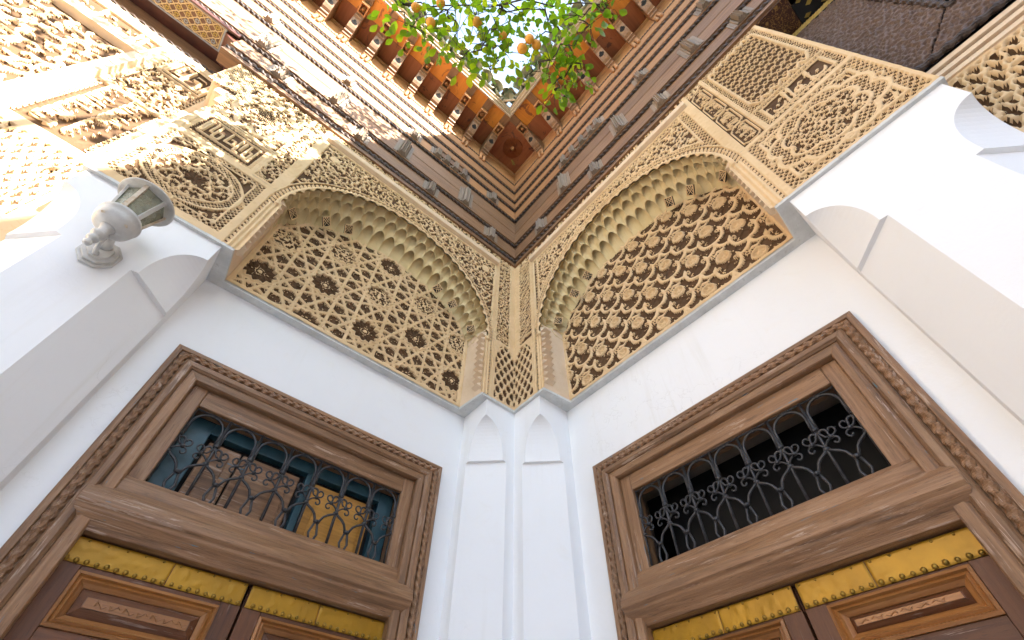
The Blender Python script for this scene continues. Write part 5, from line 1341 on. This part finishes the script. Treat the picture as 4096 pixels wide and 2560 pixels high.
# ================================================================== ORANGE TREE
def tree():
    T = thing('orange_tree', 'orange tree crown with ripe oranges hanging into the sky above the eaves', 'tree', (3.6, 3.9, 0))
    rg = random.Random(17)
    def wander(a, b, n, k):
        a, b = Vector(a), Vector(b); out = []
        for i in range(n + 1):
            t = i / n; q = a.lerp(b, t)
            if 0 < i < n: q += Vector((rg.uniform(-k, k), rg.uniform(-k, k), rg.uniform(-k, k)))
            out.append(q)
        return out
    m = MB(None); tp = wander((3.6, 3.9, 0), (3.35, 3.65, 3.6), 6, .05); m.tube(tp, [.13, .115, .105, .10, .095, .09, .085], 10); m.build('trunk', 'bark', T, True)
    # targets: twig ends seen against the sky, given as points in space
    def ray(px, py, zz):
        c = Vector(((px - 2048 + 7.2) / 1826, -(py - 1280 - 100.26) / 1826, -1)); d = rgt * c.x + cup * c.y - fwd * c.z
        return CAM + d * ((zz - CAM.z) / d.z)
    clusters = [(1590, 15, 5.5, .20), (1650, 105, 5.4, .17), (1700, 60, 5.6, .20), (1730, 165, 5.5, .14), (1790, 40, 5.5, .22), (1830, 130, 5.4, .20), (1860, 215, 5.3, .16), (1900, 60, 5.6, .22),
                (1930, 180, 5.4, .20), (1960, 280, 5.3, .15), (1990, 110, 5.5, .2), (2020, 210, 5.4, .15), (2000, 20, 5.6, .2), (2090, 60, 5.6, .13), (2180, 40, 5.5, .12), (2230, 110, 5.5, .12), (2150, 150, 5.5, .10),
                (2200, 240, 5.2, .14), (2240, 310, 5.15, .14), (2215, 365, 5.1, .12), (2290, 250, 5.2, .10), (2270, 180, 5.3, .12), (2310, 60, 5.4, .14), (2360, 100, 5.3, .12), (2330, 310, 5.15, .08), (2400, 30, 5.4, .12), (2130, 285, 5.3, .10), (2430, 20, 5.4, .09)]
    hub = [(2.6, 2.95, 5.3), (2.35, 2.7, 5.7), (2.75, 3.0, 5.8)]
    lim = MB(None)
    for h_ in hub: lim.tube(wander(tp[-1], h_, 5, .06), [.075, .06, .05, .042, .035, .03], 8)
    # a limb that carries the crown above the frame, throwing dappled shade on the left wall
    lim.tube(wander(tp[-1], (2.7, 3.0, 7.4), 6, .12), [.08, .07, .06, .05, .042, .034, .028], 8)
    lim.build('limb', 'bark', T, True)
    tw = MB(None); leaves = []
    placed = [Vector(q) for q in hub]
    for (px, py, zz, r) in sorted(clusters, key=lambda q: q[1]):
        c = ray(px, py, zz); h_ = min(placed, key=lambda q: (q - c).length); placed.append(c)
        path = wander(h_, c, 4, .035); tw.tube(path, [.0065, .006, .005, .0045, .0035], 5)
        n = int(10 + r * 80)
        for k in range(n):
            d = Vector((rg.gauss(0, 1), rg.gauss(0, 1), rg.gauss(0, .8))).normalized() * r * rg.random() ** .5
            s = c + d * .5 + Vector((0, 0, .03)); tip = c + d
            leaves.append((tip, (d + Vector((0, 0, -.10))).normalized(), rg.uniform(.056, .092)))
            if k % 4 == 0: tw.tube([c.lerp(tip, .05), c.lerp(tip, .6) + Vector((0, 0, .02)), tip], [.003, .0024, .0016], 4)
    tw.build('twig', 'bark', T, True)
    # leaf meshes
    def leaf_mesh(nm, ws, L=1.0, bend=.12):
        V, F = [], []
        n = len(ws)
        for i, w in enumerate(ws):
            y = L * i / (n - 1); z = -bend * (y ** 2)
            V += [(-w, y, z + w * .35), (0, y, z), (w, y, z + w * .35)]
        for i in range(n - 1):
            a = i * 3; F += [(a, a + 1, a + 4, a + 3), (a + 1, a + 2, a + 5, a + 4)]
        me = bpy.data.meshes.new(nm); me.from_pydata(V, [], F); me.polygons.foreach_set('use_smooth', [True] * len(F)); me.materials.append(M['leaf']); return me
    LM = [leaf_mesh('leaf', (.012, .14, .235, .27, .245, .16, .004), 1, .10), leaf_mesh('leaf', (.012, .11, .20, .24, .22, .13, .004), 1, .25), leaf_mesh('leaf', (.012, .16, .26, .29, .25, .15, .004), 1, .02)]
    def orient(d):
        y = d.normalized(); x = y.cross(Vector((rg.uniform(-.6, .6), rg.uniform(-.6, .6), 1))).normalized(); z = x.cross(y)
        return Matrix(((x.x, y.x, z.x, 0), (x.y, y.y, z.y, 0), (x.z, y.z, z.z, 0), (0, 0, 0, 1)))
    rg.shuffle(leaves)
    for (q, d, s) in leaves[:300]:
        inst('leaf', LM[rg.randrange(3)], T, Matrix.Translation(q) @ orient(d) @ Matrix.Scale(s, 4))
    # the remaining foliage of the crown in one mesh
    rest = leaves[300:]
    for k in range(3600):
        u = rg.uniform(1.9, 3.5); z = rg.uniform(5.6, 8.8); t = rg.uniform(1.5, 2.4)
        base = Vector((u, 0, 0)); ctr = rg.choice(CROWN)
        q = Vector(ctr) + Vector((rg.gauss(0, 1), rg.gauss(0, 1), rg.gauss(0, .8))) * .16
        rest.append((q, Vector((rg.gauss(0, 1), rg.gauss(0, 1), rg.gauss(-.3, .7))).normalized(), rg.uniform(.06, .10)))
    V, F = [], []
    for (q, d, s) in rest:
        me = LM[rg.randrange(3)]; X = Matrix.Translation(q) @ orient(d) @ Matrix.Scale(s, 4); b = len(V)
        V += [tuple(X @ v.co) for v in me.vertices]; F += [tuple(b + i for i in f.vertices) for f in me.polygons]
    me = bpy.data.meshes.new('foliage'); me.from_pydata(V, [], F); me.materials.append(M['leaf']); me.polygons.foreach_set('use_smooth', [True] * len(F))
    o = bpy.data.objects.new('foliage', me); link(o, T); o['kind'] = 'stuff'
    # oranges
    om = MB(None); om.lathe([(.001, -1), (.20, -.98), (.45, -.89), (.70, -.71), (.89, -.45), (.98, -.18), (1, .05), (.95, .33), (.82, .58), (.60, .80), (.33, .93), (.12, .95), (.03, .93)], (0, 0, 0), 22)
    ome = om.mesh('orange', True); ome.materials.append(M['orange'])
    st = MB(None); st.tube([(0, 0, .9), (.05, .02, 1.5), (.02, .05, 2.4)], .07, 5); sme = st.mesh('stalk'); sme.materials.append(M['bark'])
    for (px, py, zz) in ((1723, 90, 5.3), (2118, 156, 5.2), (2146, 180, 5.22), (2088, 194, 5.18), (1662, 30, 5.4), (1908, 88, 5.5), (1763, 12, 5.5), (2012, 145, 5.45)):
        c = ray(px, py, zz); x = Matrix.Translation(c) @ Matrix.Rotation(rg.uniform(-.4, .4), 4, 'X') @ Matrix.Scale(rg.uniform(.030, .036), 4)
        oo = inst('orange', ome, T, x); inst('stalk', sme, oo, x)
# crown clumps that stand between the sun and the left wall, out of the picture overhead
CROWN = []
_r = random.Random(23)
for (u, z, n) in ((1.95, 7.55, 3), (2.25, 7.05, 4), (2.5, 7.3, 3), (2.75, 6.75, 4), (2.95, 6.3, 5), (3.1, 5.75, 5), (3.3, 6.9, 3), (3.45, 6.45, 4), (3.75, 6.5, 4), (3.8, 5.9, 3), (3.05, 5.2, 5), (2.75, 5.0, 4), (2.9, 5.45, 5), (3.2, 5.3, 4), (2.65, 5.6, 3), (2.85, 4.7, 3), (4.2, 6.2, 3), (4.4, 5.6, 2), (3.6, 7.1, 2)):
    for k in range(n):
        t = _r.uniform(2.55, 3.1); b = Vector((u + _r.gauss(0, .10), 0, z + _r.gauss(0, .10)))
        CROWN.append(tuple(b + SUN * t))
tree()
